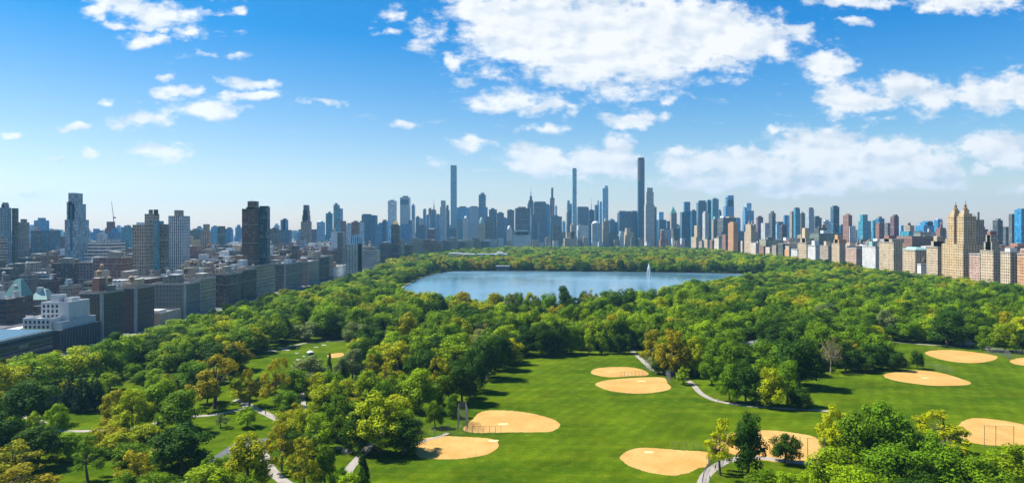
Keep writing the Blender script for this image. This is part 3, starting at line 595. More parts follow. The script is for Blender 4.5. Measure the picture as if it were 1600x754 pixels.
# (centre column, crown top row, base row, crown width, kind, colour, label)
L_=' '
HAND=[
(8,562,640,72,'round','Y','yellow-green tree cut by the left border, in front of the low dark building'),
(58,545,612,84,'spread','L','broad bright tree below the blue flat roof at the left edge'),
(112,539,600,84,'spread','Y','sunlit yellow-green tree under the ribbed dark building wall'),
(165,528,590,60,'round','G','mid-green tree right of the sunlit tree under the ribbed building'),
(205,520,575,60,'round','L','bright tree at the foot of the nearest shaded apartment block'),
(48,592,668,86,'round','D','big dark round tree at the left, beside the black conifers'),
(6,640,722,70,'round','D','dark tree cut by the left border below the path'),
(62,662,728,88,'spread','D','dark spreading tree below the pale path at far left'),
(20,690,757,95,'open','O','orange-tinged open tree in the bottom left corner'),
(45,722,790,110,'open','O','low orange-brown crown cut by the bottom border at left'),
(86,588,640,34,'conifer','C','leftmost of the blackish conifers by the left path'),
(108,577,641,36,'conifer','C','blackish conifer second from left in the conifer clump'),
(129,573,643,36,'conifer','C','tallest blackish conifer standing over the orange needle litter'),
(149,578,640,32,'conifer','C','rightmost blackish conifer beside the willowy tree pair'),
(182,606,676,58,'vase','O','drooping olive tree, left one of the willowy pair'),
(208,602,678,66,'vase','Y','drooping yellow-green tree, right one of the willowy pair'),
(252,588,668,64,'tall','L','tall bright tree behind the round dark tree'),
(280,606,674,66,'tall','G','tall leafy tree touching the round dark tree from behind'),
(286,661,736,92,'round','D','round very dark tree alone on the lower left lawn'),
(137,676,752,62,'open','G','slender thin-crowned tree on the lawn at lower left'),
(186,672,712,52,'spread','Y','low yellow blossoming tree left of the round dark tree'),
(205,690,722,60,'low','G','mid-green bushy tree between yellow blossoms and orange tree'),
(210,699,768,66,'open','O','orange-brown tree at the bottom beside the round dark tree'),
(335,552,638,88,'open','O','big olive-brown spreading tree below the picnic lawn'),
(302,560,612,50,'round','G','mid-green tree left of the big olive-brown spreading tree'),
(345,644,668,26,'open','P','small pale young tree on the sunny lawn'),
(386,634,667,32,'spread','L','small green tree with a dark shadow on the sunny lawn'),
(390,574,634,44,'open','O','slim yellowish tree left of the brownish twin tree'),
(430,556,636,50,'open','O','tall brownish tree in front of the picnic lawn'),
(462,575,620,46,'low','G','dark-shaded tree right of the tall brownish tree'),
(488,553,604,64,'spread','P','wide dull green tree at the front edge of the picnic lawn'),
(515,551,584,13,'cone','D','thin dark columnar tree by the orange earth patch'),
(533,556,600,28,'tall','P','grey-green tree right of the thin columnar tree'),
(551,543,596,42,'tall','P','tall greyish tree behind the orange earth patch'),
(497,580,618,50,'spread','Y','golden-green tree in the middle of the left gardens'),
(506,598,640,46,'low','Y','low golden shrub-like tree under the golden-green tree'),
(527,592,632,36,'low','L','bright bushy tree right of the golden shrub-like tree'),
(449,609,650,44,'low','G','mid-green bush tree beside the pale plaza'),
(459,628,668,38,'open','O','olive bushy tree behind the orange-yellow trees'),
(388,675,765,78,'tall','Y','tall yellow-green tree standing over the asphalt drive'),
(440,660,735,56,'open','O','orange-yellow tree right of the asphalt drive'),
(476,682,768,64,'open','O','taller orange-yellow tree at the bottom, left of the boulder'),
(508,690,760,44,'tall','G','mid-green tree right of the orange-yellow pair'),
(498,645,702,50,'low','L','bright tree behind the orange-yellow pair'),
(527,612,688,62,'vase','G','olive-green tree with a dark trunk left of the big vase tree'),
(556,620,680,50,'vase','G','green tree hugging the big willow-like tree on its left'),
(593,610,704,112,'vase','Y','big willow-like yellow-green tree left of the shaded infield'),
(630,650,708,60,'low','D','dark low tree tucked under the big willow-like tree'),
(560,640,706,50,'low','D','dark bushy tree at the left foot of the willow-like tree'),
(655,572,642,64,'tall','L','tall bright tree behind the two little round trees'),
(680,624,668,30,'round','G','little round tree left of the tall dark backstop'),
(706,614,652,26,'tall','G','little upright tree just behind the tall dark backstop'),
(566,709,772,36,'cone','D','dark cone-shaped tree beside the pale path at the bottom'),
(530,726,768,30,'low','G','small bushy tree left of the dark cone-shaped tree'),
(545,738,775,40,'low','L','bright low shrub-tree at the foot of the dark cone tree'),
(326,727,790,84,'low','L','bright green crown cut by the bottom border below the drive'),
(370,742,790,60,'low','G','mid-green crown at the bottom border right of the drive'),
(250,735,790,70,'low','G','mid-green crown at the bottom border left of the drive'),
(575,577,628,44,'round','L','bright round tree left of the orange-leaved tree'),
(604,564,612,38,'open','O','orange-leaved tree in the thicket left of the meadow'),
(618,585,640,44,'round','G','mid-green tree right of the orange-leaved tree'),
(582,552,590,34,'open','O','small orange tree behind the bright round tree'),
(620,530,585,66,'vase','Y','wide yellow-green tree in the thicket above the orange trees'),
(660,545,600,52,'round','D','dark round tree in the thicket above the tall bright tree'),
(690,556,630,46,'open','O','olive tree at the meadow edge behind the two little trees'),
(722,560,630,56,'round','D','dark tree casting shadow on the meadow, behind the backstop'),
(700,575,632,50,'round','G','mid-green tree between the olive tree and the meadow shadow'),
(740,543,612,52,'tall','D','tall dark tree at the meadow edge left of its two darkest trees'),
(762,520,592,56,'round','D','darkest big tree at the upper left corner of the meadow'),
(788,522,578,44,'tall','D','dark upright tree at the very corner of the meadow'),
(735,590,622,34,'round','L','small bright tree at the meadow edge in the shadows'),
(822,508,556,38,'tall','D','dark tree at the left end of the row behind the meadow'),
(846,500,556,42,'round','D','second dark tree in the row behind the meadow'),
(868,498,554,40,'round','D','third dark tree in the row behind the meadow'),
(892,506,552,36,'tall','G','mid-green tree before the gap in the row behind the meadow'),
(920,512,553,24,'tall','L','upright bright tree right after the gap in the meadow row'),
(945,513,552,22,'cone','G','narrow cone-like tree in the row behind the meadow'),
(966,520,552,24,'round','D','small dark round tree in the row behind the meadow'),
(982,520,552,24,'round','D','small dark tree at the right end of the meadow row'),
(1022,512,572,50,'vase','O','yellowish tree where the pale path leaves the meadow row'),
(1052,510,586,60,'vase','O','big golden-olive tree behind the far infields'),
(1085,522,588,44,'vase','Y','yellow-green tree on the right of the golden-olive tree'),
(1068,572,600,26,'vase','L','small bright tree where the path bends behind the infields'),
(1030,560,584,24,'low','D','dark bush right behind the grey backstop and path'),
(1112,548,600,40,'round','G','mid-green tree left of the big clump above the curving path'),
(1140,568,628,44,'tall','G','leftmost tree of the big clump above the curving path'),
(1165,560,630,50,'tall','D','dark tree second from left in the clump above the path'),
(1206,571,636,52,'tall','Y','bright yellow-green tree at the front of the clump above the path'),
(1184,592,634,34,'low','D','dark bush tucked left of the bright tree in the path clump'),
(1230,560,632,44,'tall','G','mid-green tree right of the bright tree in the path clump'),
(1250,604,637,40,'low','D','dark round bush at the right end of the path clump'),
(1248,524,606,80,'round','D','big dark tree towering over the right end of the path clump'),
(1195,560,606,56,'round','G','mid-green tree right in front of the white-walled house'),
(1150,528,590,54,'round','G','mid-green tree left of the white-walled house'),
(1298,517,582,42,'bare','B','nearly bare pale brown tree beside the big dark tree'),
(1330,530,566,40,'open','O','dull olive tree behind the small trees of the right lawn'),
(1362,534,576,46,'round','D','dark tree, largest of the four by the lone right infield'),
(1352,556,581,34,'low','D','dark low tree in front of the largest of the four'),
(1400,548,579,32,'round','D','dark round tree left of the smallest by the right infield'),
(1433,546,576,22,'round','D','smallest dark tree above the lone right infield'),
(1398,505,532,40,'round','D','dark tree at the top of the right lawn with its own shadow'),
(1480,484,540,60,'tall','D','tall dark tree on the edge of the right wood by the infield'),
(1420,500,534,44,'round','G','mid-green tree left of the tall dark one by the right wood'),
(1545,508,548,36,'tall','G','mid-green tree behind the infield by the right wood'),
(1570,500,550,44,'round','L','bright tree behind the backstop of the right-hand wood'),
(1598,512,552,34,'tall','D','dark tree at the right border behind the grey fence'),
(1125,650,742,60,'open','Y','thin-leaved yellowish tree leaning over the curved path'),
(1168,641,745,64,'tall','D','lone tall dark tree in front of the half-hidden infield'),
(1226,675,722,50,'round','D','round dark tree alone in front of the half-hidden infield'),
(1308,630,722,66,'vase','Y','yellow tree at the left of the big bottom-right thicket'),
(1345,640,735,80,'round','G','mid-green tree right of the yellow one in the bottom-right thicket'),
(1375,624,730,90,'spread','G','highest tree of the bottom-right thicket'),
(1300,696,772,92,'round','L','bright bushy tree at the lower left of the bottom-right thicket'),
(1475,640,708,94,'open','Y','yellow blossoming tree at the edge of the bottom-right thicket'),
(1420,660,735,80,'spread','G','mid-green spreading tree between the thicket top and the yellow blossom'),
(1390,690,775,100,'round','G','broad mid-green tree low in the bottom-right thicket'),
(1465,690,778,90,'round','G','broad tree below the yellow blossoming tree'),
(1448,668,730,50,'round','L','bright tree left of the yellow blossoming tree'),
(1530,712,790,90,'round','G','mid-green tree at the bottom border right of the thicket'),
(1585,690,768,90,'round','L','bright tree in the bottom right corner'),
(1550,700,760,60,'low','G','green bushy tree left of the bottom right corner tree'),
(1350,730,800,90,'low','L','bright crown cut by the bottom border in the right thicket'),
(1435,735,800,80,'round','D','dark crown cut by the bottom border in the right thicket'),
(1225,735,785,46,'low','L','small bright crown at the bottom border below the lone dark trees'),
(1190,730,780,50,'low','G','small green crown at the bottom border under the tall dark tree'),
(1258,738,790,40,'low','L','low bright shrub-tree at the bottom border left of the thicket'),
(640,485,548,48,'vase','O','rounded orange-olive tree beside the brick-coloured path wall'),
(752,500,556,60,'bare','B','pale brown half-bare tree in the thicket before the reservoir'),
(725,452,500,46,'vase','O','yellowish round tree standing before the reservoir water'),
(770,455,506,40,'open','O','dull olive tree before the water, right of the yellowish one'),
(796,457,508,38,'open','P','thin pale tree letting the water show through'),
(829,454,505,34,'vase','Y','small yellow-green tree on the near reservoir bank'),
(684,456,512,44,'round','D','dark tree at the left end of the near reservoir bank'),
(650,462,515,46,'round','G','mid-green tree at the left corner of the reservoir'),
(882,445,500,30,'tall','D','dark upright tree standing tallest against the reservoir'),
(860,455,505,34,'round','G','mid-green tree left of the tallest dark one by the reservoir'),
(922,447,498,40,'bare','O','thin olive tree right of the tallest dark one by the reservoir'),
(975,450,505,60,'round','D','wide dark tree before the middle of the reservoir'),
(1065,450,505,40,'round','L','bright tree at the right end of the visible water'),
]
def inpoly(x,y,P):
    c=False; n=len(P); j=n-1
    for i in range(n):
        if (P[i][1]>y)!=(P[j][1]>y) and x<(P[j][0]-P[i][0])*(y-P[i][1])/(P[j][1]-P[i][1])+P[i][0]: c=not c
        j=i
    return c
for cx,top,base,w,kind,col,lab in HAND:
    x,y=G(cx,base); s=y/F; tree(x,y,w*s*1.08,(base-top)*s,kind,col,lab)
# ---- the woods: every tree that fills the rest of the park
WORDS=['first','second','third','fourth','fifth','sixth','seventh','eighth','ninth','tenth','eleventh','twelfth','thirteenth','fourteenth','fifteenth','sixteenth','seventeenth','eighteenth','nineteenth','twentieth']
def ordi(i): return WORDS[i] if i<20 else 'number %d'%(i+1)
O_MEADOW=[G(*p) for p in [(560,800),(600,735),(640,722),(648,680),(715,655),(722,640),(745,628),(775,612),(806,580),(815,553),(1000,550),(1055,592),(1085,603),(1120,630),(1310,643),(1306,600),(1288,582),(1385,580),(1368,534),(1440,538),(1600,548),(2100,556),(2400,800)]]
O_PICNIC=[G(*p) for p in [(362,590),(366,562),(420,548),(470,532),(545,534),(556,552),(556,590),(430,600),(340,600)]]
O_LEFT=[G(*p) for p in [(-400,576),(170,576),(330,590),(560,585),(640,600),(740,640),(560,820),(-900,820)]]
RES_OUT=offset_ring(RES,9)
MUS=(Xa(690,1400),Xa(796,1400))
def blocked(x,y,gap):
    if inpoly(x,y,RES_OUT) or inpoly(x,y,O_MEADOW) or inpoly(x,y,O_PICNIC) or inpoly(x,y,O_LEFT): return True
    if MUS[0]-6<x<MUS[1]+6 and 1404<y<1475: return True
    if gx0-6<x<gx0+32 and gy-40<y<gy+16: return True
    if abs(x-ho_.location[0])<13 and -48<y-ho_.location[1]<12: return True
    for a,b,r in PATH_PTS:
        if abs(x-a)<r+2.5 and abs(y-b)<r+2.5: return True
    for a,b,w in TREE_PTS:
        if abs(x-a)<w*gap and abs(y-b)<w*gap: return True
    return False
AUTO=[]; rr=random.Random(77)
y=330.0
while y<2255:
    s=12.6 if y<750 else 13.6 if y<1300 else 15.0
    x=-205.0 if y<1250 else -222.0
    row=[]
    while x<536:
        px=CX+x*F/y; qx=x+rr.uniform(-.38,.38)*s; qy=y+rr.uniform(-.38,.38)*s
        if -380<px<1980 and not blocked(qx,qy,.42): AUTO.append((qx,qy,s))
        x+=s
    y+=s*.9
def cl(x,y,f,ph): return math.sin(x*f+ph)*math.cos(y*f*1.3+ph*1.7)+.5*math.sin(x*f*2.3+y*f*1.9+ph)
def pick(x,y,r):
    g=cl(x,y,.021,.4)*.8+r.uniform(-1.7,1.5); band = 1110<y<1330 and x<330
    if band and r.random()<.62: return r.choice('OOYOG')
    if y<760 and x>60 and r.random()<.25: return r.choice('GGDG')
    return 'O' if g>1.75 else 'Y' if g>1.0 else 'L' if g>.1 else 'G' if g>-.8 else 'D' if g>-2.1 else r.choice('PPOG')
AUTO.sort(key=lambda a:a[1])
GAPS=[[G(*p) for p in q] for q in ([(75,640),(165,636),(250,648),(240,676),(100,676)],[(305,636),(435,636),(425,684),(352,722),(322,738),(300,700)],[(585,706),(740,660),(780,780),(556,780)],[(512,682),(590,684),(575,708),(508,708)],[(640,650),(720,655),(730,690),(640,690)],[(355,560),(560,560),(556,592),(350,612)])]
FILL=[]; rf_=random.Random(41)
for k in range(2600):
    x=rf_.uniform(-330,-30); y=rf_.uniform(176,355); px=CX+x*F/y
    if not(-50<px<760) or not inpoly(x,y,O_LEFT) or any(inpoly(x,y,g) for g in GAPS) or any(abs(x-a)<r and abs(y-b)<r for a,b,r in PATH_PTS): continue
    if any((x-a)**2+(y-b)**2<(w*.40)**2 for a,b,w in TREE_PTS): continue
    if any((x-a)**2+(y-b)**2<7.6**2 for a,b in FILL): continue
    FILL.append((x,y))
    if len(FILL)>=74: break
FILL.sort(key=lambda a:a[1])
for k in range(0,len(FILL),12):
    for i,(x,y) in enumerate(sorted(FILL[k:k+12],key=lambda a:a[0]/a[1])):
        r=rf_; col=r.choice('YLLLGGGDYO'); kind=r.choice(['low','low','round','spread','vase','tall']); w=r.uniform(8,13); h=r.uniform(7,14) if kind!='low' else r.uniform(5,9)
        if 330<CX+x*F/y<500 and y>235: h=min(h,6.0); w=min(w,9)
        tree(x,y,w,h,kind,col,'%s %s tree, %s from left, %s row, filling the left gardens'%(CNAME[col],{'round':'round','spread':'spreading','tall':'upright','vase':'fan-shaped','low':'bushy'}[kind],ordi(i),ordi(k//12)),'trees of the left gardens')
NIND=300-len(HAND)-len(FILL)
inframe=[a for a in AUTO if 0<CX+a[0]*F/a[1]<1600]
IND=inframe[:NIND]; ids=set(map(id,IND)); REST=[a for a in AUTO if id(a) not in ids]
SHAPE={'round':'round','spread':'spreading','tall':'upright','vase':'fan-shaped','open':'loose','low':'bushy','bare':'half-bare'}
zones={'wood by the shaded buildings':[], 'thicket beside the picnic lawn':[], 'wood right of the meadow':[]}
for a in IND:
    px=CX+a[0]*F/a[1]
    z='wood by the shaded buildings' if px<560 else 'thicket beside the picnic lawn' if px<905 else 'wood right of the meadow'
    zones[z].append(a)
for z,lst in zones.items():
    lst.sort(key=lambda a:a[1]); n=14
    for k in range(0,len(lst),n):
        for i,a in enumerate(sorted(lst[k:k+n],key=lambda a:a[0]/a[1])):
            x,y,s=a; r=random.Random(int(x*31+y*17)); col=pick(x,y,r)
            kind=r.choices(['round','spread','tall','vase','open'],[5,3,3,1,.6])[0]
            if col in 'OP' : kind=r.choice(['open','vase','round'])
            if col=='B': kind='bare'
            w=r.uniform(14,24); h=r.uniform(13,22) if x>-60 else r.uniform(13,17)
            if kind=='tall': w*=.78
            lab='%s %s tree, %s from left, %s row, %s'%(CNAME[col],SHAPE[kind],ordi(i),ordi(k//n),z)
            tree(x,y,w,h,kind,col,lab,'trees of the '+z)
# ---- the rest of the woods, one mass
def woodland(points):
    n=len(points); me=bpy.data.meshes.new('woodland'); me.from_pydata([(x,y,0) for x,y,s in points],[],[])
    sc=np.zeros((n,3),np.float32); rot=np.zeros((n,3),np.float32); tint=np.zeros((n,4),np.float32); vi=np.zeros(n,np.int32)
    for i,(x,y,s) in enumerate(points):
        r=random.Random(int(x*31+y*17)); col=pick(x,y,r); c=LEAF[col]; k=r.uniform(.72,1.22); w=s*r.uniform(1.15,1.9); h=r.uniform(12,22)
        if x<-150: h*=.85
        if -215<x<-95 and 620<y<1060: h*=.8
        if x>130 and 640<y<1010 and x>y*.28: h*=.72
        if y>1900: h*=.8
        sc[i]=(w/TW,w/TW,h/TH); rot[i,2]=r.uniform(0,6.283); tint[i]=(c[0]*k,c[1]*k,c[2]*k,1); vi[i]=r.choices(range(7),[3,3,3,2,2,1.5,1.2])[0]
    for nm,ty,key,ar in (('size','FLOAT_VECTOR','vector',sc),('turn','FLOAT_VECTOR','vector',rot),('tint','FLOAT_COLOR','color',tint),('variant','INT','value',vi)):
        at=me.attributes.new(nm,ty,'POINT'); at.data.foreach_set(key,ar.ravel())
    o=mobj('woodland',me); tag(o,'far wood of mixed green and rusty crowns round and beyond the reservoir','wood',kind='stuff')
    ng=bpy.data.node_groups.new('woodland','GeometryNodeTree'); ng.interface.new_socket('Geometry',in_out='INPUT',socket_type='NodeSocketGeometry'); ng.interface.new_socket('Geometry',in_out='OUTPUT',socket_type='NodeSocketGeometry')
    N=ng.nodes; Lk=ng.links; gi=N.new('NodeGroupInput'); go=N.new('NodeGroupOutput')
    m2p=N.new('GeometryNodeMeshToPoints'); Lk.new(gi.outputs[0],m2p.inputs[0]); iop=N.new('GeometryNodeInstanceOnPoints'); Lk.new(m2p.outputs[0],iop.inputs['Points'])
    gin=N.new('GeometryNodeGeometryToInstance')
    want=[PROTO['round'][0][0],PROTO['round'][1][0],PROTO['round'][2][0],PROTO['spread'][0][0],PROTO['spread'][1][0],PROTO['tall'][0][0],PROTO['vase'][0][0]]
    for w in reversed(want):
        src=next((ob for ob in COL.objects if ob.data==w))
        oi=N.new('GeometryNodeObjectInfo'); oi.inputs['Object'].default_value=src; oi.transform_space='ORIGINAL'
        sm=N.new('GeometryNodeSetMaterial'); sm.inputs['Material'].default_value=M['leafstuff']; Lk.new(oi.outputs['Geometry'],sm.inputs[0]); Lk.new(sm.outputs[0],gin.inputs[0])
    Lk.new(gin.outputs[0],iop.inputs['Instance']); iop.inputs['Pick Instance'].default_value=True
    def attr(nm,ty):
        a=N.new('GeometryNodeInputNamedAttribute'); a.data_type=ty; a.inputs[0].default_value=nm; return next(s for s in a.outputs if s.enabled and s.name=='Attribute')
    Lk.new(attr('variant','INT'),iop.inputs['Instance Index']); Lk.new(attr('size','FLOAT_VECTOR'),iop.inputs['Scale']); 
    e=N.new('FunctionNodeEulerToRotation'); Lk.new(attr('turn','FLOAT_VECTOR'),e.inputs[0]); Lk.new(e.outputs[0],iop.inputs['Rotation'])
    Lk.new(iop.outputs[0],go.inputs[0]); md=o.modifiers.new('woodland','NODES'); md.node_group=ng
    return o
woodland(REST); print('trees',NTREE[0],'mass',len(REST))
# ------------------------------------------------------------------ buildings
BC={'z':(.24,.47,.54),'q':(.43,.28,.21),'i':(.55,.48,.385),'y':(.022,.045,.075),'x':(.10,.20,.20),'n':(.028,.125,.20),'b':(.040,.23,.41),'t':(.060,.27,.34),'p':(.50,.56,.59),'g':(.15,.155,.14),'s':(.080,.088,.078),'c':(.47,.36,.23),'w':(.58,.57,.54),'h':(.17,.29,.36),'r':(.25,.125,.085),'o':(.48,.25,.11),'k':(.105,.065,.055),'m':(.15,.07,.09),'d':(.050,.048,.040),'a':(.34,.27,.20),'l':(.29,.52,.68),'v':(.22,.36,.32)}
BN={'n':'navy','b':'blue','t':'teal','p':'pale grey','g':'grey','h':'blue-grey','s':'slate grey','x':'dark green','q':'pinkish','i':'ivory','y':'black','z':'pale teal','c':'cream','w':'white','r':'red-brown','o':'tan','k':'dark brown','m':'maroon','d':'charcoal','a':'buff','l':'light blue','v':'pale green'}
ST={'m':'masonry','d':'dense','r':'ribbed','b':'banded','c':'curtain','p':'plain'}
SN={'m':'stone','d':'many-windowed','r':'ribbed','b':'banded','c':'glass','p':'plain'}
NB=[0]
def mats(st): 
    r=random.Random(NB[0]); return [M[ST[st]],M[r.choice(['roof','roof','paleroof','darkroof'])],M['coping']]
TANK=[]
def tank_mesh():
    mb=MB()
    for a in range(4): x=1.2*math.cos(a*math.pi/2+.78); y=1.2*math.sin(a*math.pi/2+.78); mb.bar((x,y,0),(x,y,2.2),.12,n=4)
    mb.lathe(0,0,[(0,2.2),(1.75,2.2),(1.75,5.2),(1.9,5.2),(0,6.6)],10); return mb.mesh('roof_water_tank',[M['plain']])
TANK=tank_mesh()
def roof_clutter(root,x0,x1,y0,y1,z,r,col,st,n=None):
    w=x1-x0; d=y1-y0
    if w<7 or d<7: return
    n=r.randint(2,4) if n is None else n; used=[]
    for k in range(n):
        q=r.random(); bw=r.uniform(.16,.36)*w; bd=r.uniform(.2,.45)*d; bx=r.uniform(x0+1.5,max(x0+1.6,x1-bw-1.5)); by=r.uniform(y0+1.5,max(y0+1.6,y1-bd-1.5))
        if any(bx<u[1]+.4 and bx+bw>u[0]-.4 and by<u[3]+.4 and by+bd>u[2]-.4 for u in used): continue
        used.append((bx,bx+bw,by,by+bd)); h=r.uniform(2.6,6.5) if k else r.uniform(4,9)
        zc=z-1.1
        cc=r.choice([col,BC['g'],BC['a'],BC['w'],BC['w'],BC['p'],BC['c'],BC['r']])
        MB().box(bx,bx+bw,by,by+bd,zc,zc+h).build(r.choice(['bulkhead','penthouse']),[M['plain' if r.random()<.6 else 'masonry'],M[r.choice(['roof','paleroof','paleroof'])]],root,cc)
        if q<.45: o=mobj('water_tank',TANK,root,r.choice([(.16,.10,.06),(.30,.19,.11),(.32,.31,.3),(.10,.07,.05)]),loc=(bx+bw/2,by+bd/2,zc+h)); s=r.uniform(.75,1.15); o.scale=(s,s,s)
    for k in range(r.randint(1,3)):
        bx=r.uniform(x0+1.5,x1-2.5); by=r.uniform(y0+1.5,y1-2.5)
        MB().box(bx,bx+r.uniform(.8,1.8),by,by+r.uniform(.8,1.8),z-1.1,z+r.uniform(.3,1.5)).build('vent',M['metal'],root,r.choice([(.5,.5,.5),(.7,.7,.7),(.2,.2,.2)]))
def walls(root_or_none,name,x0,x1,y0,y1,z1,st,col,z0=-.2,par=True):
    mb=MB(); (mb.flat_box if par else mb.box)(x0,x1,y0,y1,z0,z1); NB[0]+=1
    return mb.build(name,mats(st),root_or_none,col)
LAND=[]; ANON=[]
def solve(x0,x1,Y,s):
    """front left/right and depth of a box whose silhouette runs from column x0 to x1"""
    u0=(x0-CX)/F; u1=(x1-CX)/F; W=(u1-u0)*Y
    if (x0+x1)/2>=CX:
        us=u0+s*(u1-u0); D=Y*(us/u0-1) if u0>.004 else W; D=min(max(D,.7*W,7),max(1.7*W,10)); D=min(D,60); X1=u1*Y; X0=max(u0*(Y+D),u0*Y) if u0>0 else u0*Y
    else:
        us=u1-s*(u1-u0); D=Y*(us/u1-1) if u1<-.004 else W; D=min(max(D,.7*W,7),max(1.7*W,10)); D=min(D,60); X0=u0*Y; X1=min(u1*(Y+D),u1*Y) if u1<0 else u1*Y
    if X1-X0<3: mid=(X0+X1)/2; X0,X1=mid-1.5,mid+1.5
    return X0,X1,D
def tower(x0,x1,yt,Y,st,col,ex=(),nick=None,s=.3,z0=-.2):
    X0,X1,D=solve(x0,x1,Y,s); z=Za(yt,Y); c=BC[col]; W=X1-X0
    o=walls(None,'tower' if z>60 else 'apartment_block',X0,X1,Y,Y+D,z,st,c,z0)
    r=random.Random(NB[0]*7)
    for e in ex:
        k=e[0]
        if k in('cap','wing','front','chim'):
            a,b,t=e[1:4]; cc=BC[e[4]] if len(e)>4 else c; sst=e[5] if len(e)>5 else ('p' if k=='chim' else st)
            A=X0+(a-x0)/(x1-x0)*W; B=X0+(b-x0)/(x1-x0)*W
            if k=='cap' or k=='chim': walls(o,'rooftop_block' if k=='cap' else 'chimney',A,B,Y+D*.18,Y+D*.8,Za(t,Y),sst,cc,z-1.05 if min(W,D)>4 else z)
            elif k=='wing': walls(o,'side_wing',A,B,Y+D*.12,Y+D*.92,Za(t,Y),sst,cc)
            else: walls(o,'front_wing',A,B,Y-D*.5,Y-.05,Za(t,Y),sst,cc)
        elif k=='spire':
            x,t=e[1:3]; wd=e[3] if len(e)>3 else .8; zb=Za(e[4],Y) if len(e)>4 else z-.5; A=X0+(x-x0)/(x1-x0)*W; wm=wd*Y/F
            MB().lathe(A,Y+D*.45,[(wm/2,zb),(wm*.42,zb+(Za(t,Y)-zb)*.35),(wm*.2,zb+(Za(t,Y)-zb)*.4),(.12,Za(t,Y))],6).build('spire',M['metal'],o,BC[e[5]] if len(e)>5 else (.2,.22,.25))
        elif k in('pyr','dome'):
            a,b,yb,t,cc=e[1:6]; A=X0+(a-x0)/(x1-x0)*W; B=X0+(b-x0)/(x1-x0)*W; zb=Za(yb,Y); zt=Za(t,Y); q0=Y+max(0,(D-(B-A))/2); q1=q0+(B-A)
            if k=='pyr': MB().prism([(A,q0),(B,q0),(B,q1),(A,q1)],zb,zt,0,0,top=[((A+B)/2-.2,(q0+q1)/2-.2),((A+B)/2+.2,(q0+q1)/2-.2),((A+B)/2+.2,(q0+q1)/2+.2),((A+B)/2-.2,(q0+q1)/2+.2)]).build('pyramid_roof',M['metal'],o,BC.get(cc,cc))
            else:
                rr_=(B-A)/2; MB().lathe((A+B)/2,(q0+q1)/2,[(rr_,zb)]+[(rr_*math.cos(a*math.pi/12),zb+(zt-zb)*math.sin(a*math.pi/12)) for a in range(1,7)],12).build('dome_roof',M['metal'],o,BC.get(cc,cc))
        elif k=='stripe':
            a,b,ya,yb,cc=e[1:6]; A=X0+(a-x0)/(x1-x0)*W; B=X0+(b-x0)/(x1-x0)*W
            MB().box(A,B,Y-.35,Y-.02,Za(yb,Y),Za(ya,Y),0,0).build('facade_panel',M['plain'],o,BC.get(cc,cc))
    if not any(e[0] in('cap','pyr','dome') for e in ex) and W>9:
        k=r.random()
        if k<.75: walls(o,'rooftop_block',X0+W*r.uniform(.15,.3),X1-W*r.uniform(.15,.35),Y+D*.2,Y+D*.7,z+r.uniform(2,5)*(Y/1500)**.5,'p',r.choice([c,BC['g'],BC['s']]),z-1.05,False)
        if r.random()<.5 and Y<1700: roof_clutter(o,X0,X1,Y,Y+D*.2+6,z,r,c,st,1)
    px=(x0+x1)/2
    (LAND if nick else ANON).append((px,o,nick,st,col,z,Y)); 
    if nick: tag(o,nick,'building' if z<60 else 'tower')
    return o
T=tower
# ---- the far left skyline
T(-4,18,324,900,'r','h',[('cap',4,15,319),('cap',7,13,316)],'blue-grey ribbed tower cut by the left border',.2); T(18.5,29,325,915,'r','d',s=.3)
T(29,46,347,1000,'m','g',[('cap',32,42,342)]); T(44,54,351,1500,'c','l'); T(53,77,344,1300,'c','b',[('cap',60,71,340)],'deep blue glass slab with a notched roof',.15)
T(48,78,360,1050,'r','n'); T(77,95,360,1120,'c','n',[('cap',79,93,358,'p','p')]); T(94,103,369,1180,'m','m'); T(-2,12,372,860,'b','a')
T(101,139,343,800,'c','h',[('wing',103,117.5,315),('wing',107.5,124,301),('wing',117,133,318,'h','c'),('stripe',116.5,122.5,320,392,'n')],'tall stepped blue-grey tower with an open frame at its top',.2)
T(137,196,378,760,'b','w',[('cap',150,190,374,'p','m'),('front',150,196,392,'w','b')],'long low ivory block with striped storeys',.1)
T(140,158,363,1400,'c','b',[('cap',147,157,357)]); T(150,168,365,1000,'m','p'); 
T(164,182,356,1250,'c','m',[('cap',166,181,346,'m','p')],'unfinished maroon tower under a crane',.2); T(169,190,361,950,'c','b'); T(180,192,354,1450,'c','l'); T(190,209,355,1150,'c','t')
T(207,240,351,620,'d','a',[('cap',213,222,347,'p','p')],'grey-beige tower with a grid of windows',.08)
T(226,249,334,665,'m','a',[('chim',245.5,249,327,'d')],'dark stone tower with a thin chimney on its roof',.25); T(240,256,345,655,'c','t'); T(249,264,350,640,'m','g',s=.5)
T(263,297,337,760,'r','p',[('cap',274,285,328,'a','p')],'pale ribbed slab with a square roof tank',.35)
T(296,318,360,1600,'m','s'); T(305,318,356,1750,'c','l'); T(313,331,363,1050,'m','a',[('cap',318,328,350,'a','m')]); T(330,343,354,1500,'c','b'); T(340,352,353,1350,'m','s'); T(352,364.5,358,1700,'c','b'); T(367.5,379,355,1650,'c','b')
T(378,405,326,700,'d','k',[('cap',388,406,314,'k','d'),('cap',385,402,323,'t','p'),('spire',395,309,.8,314)],'big dark brown twin-slab tower at the left',.1); T(404.5,422,323,718,'r','n',[('cap',405,421,321.5,'d','p')],'navy right half of the big dark brown tower',.25)
T(422,436,357,1300,'m','s'); T(428,437,352,1900,'c','l'); T(435,456,359,1400,'c','n',[('cap',438,450,343,'b','c'),('cap',443,447,341)],'navy glass block with a stepped top',.15)
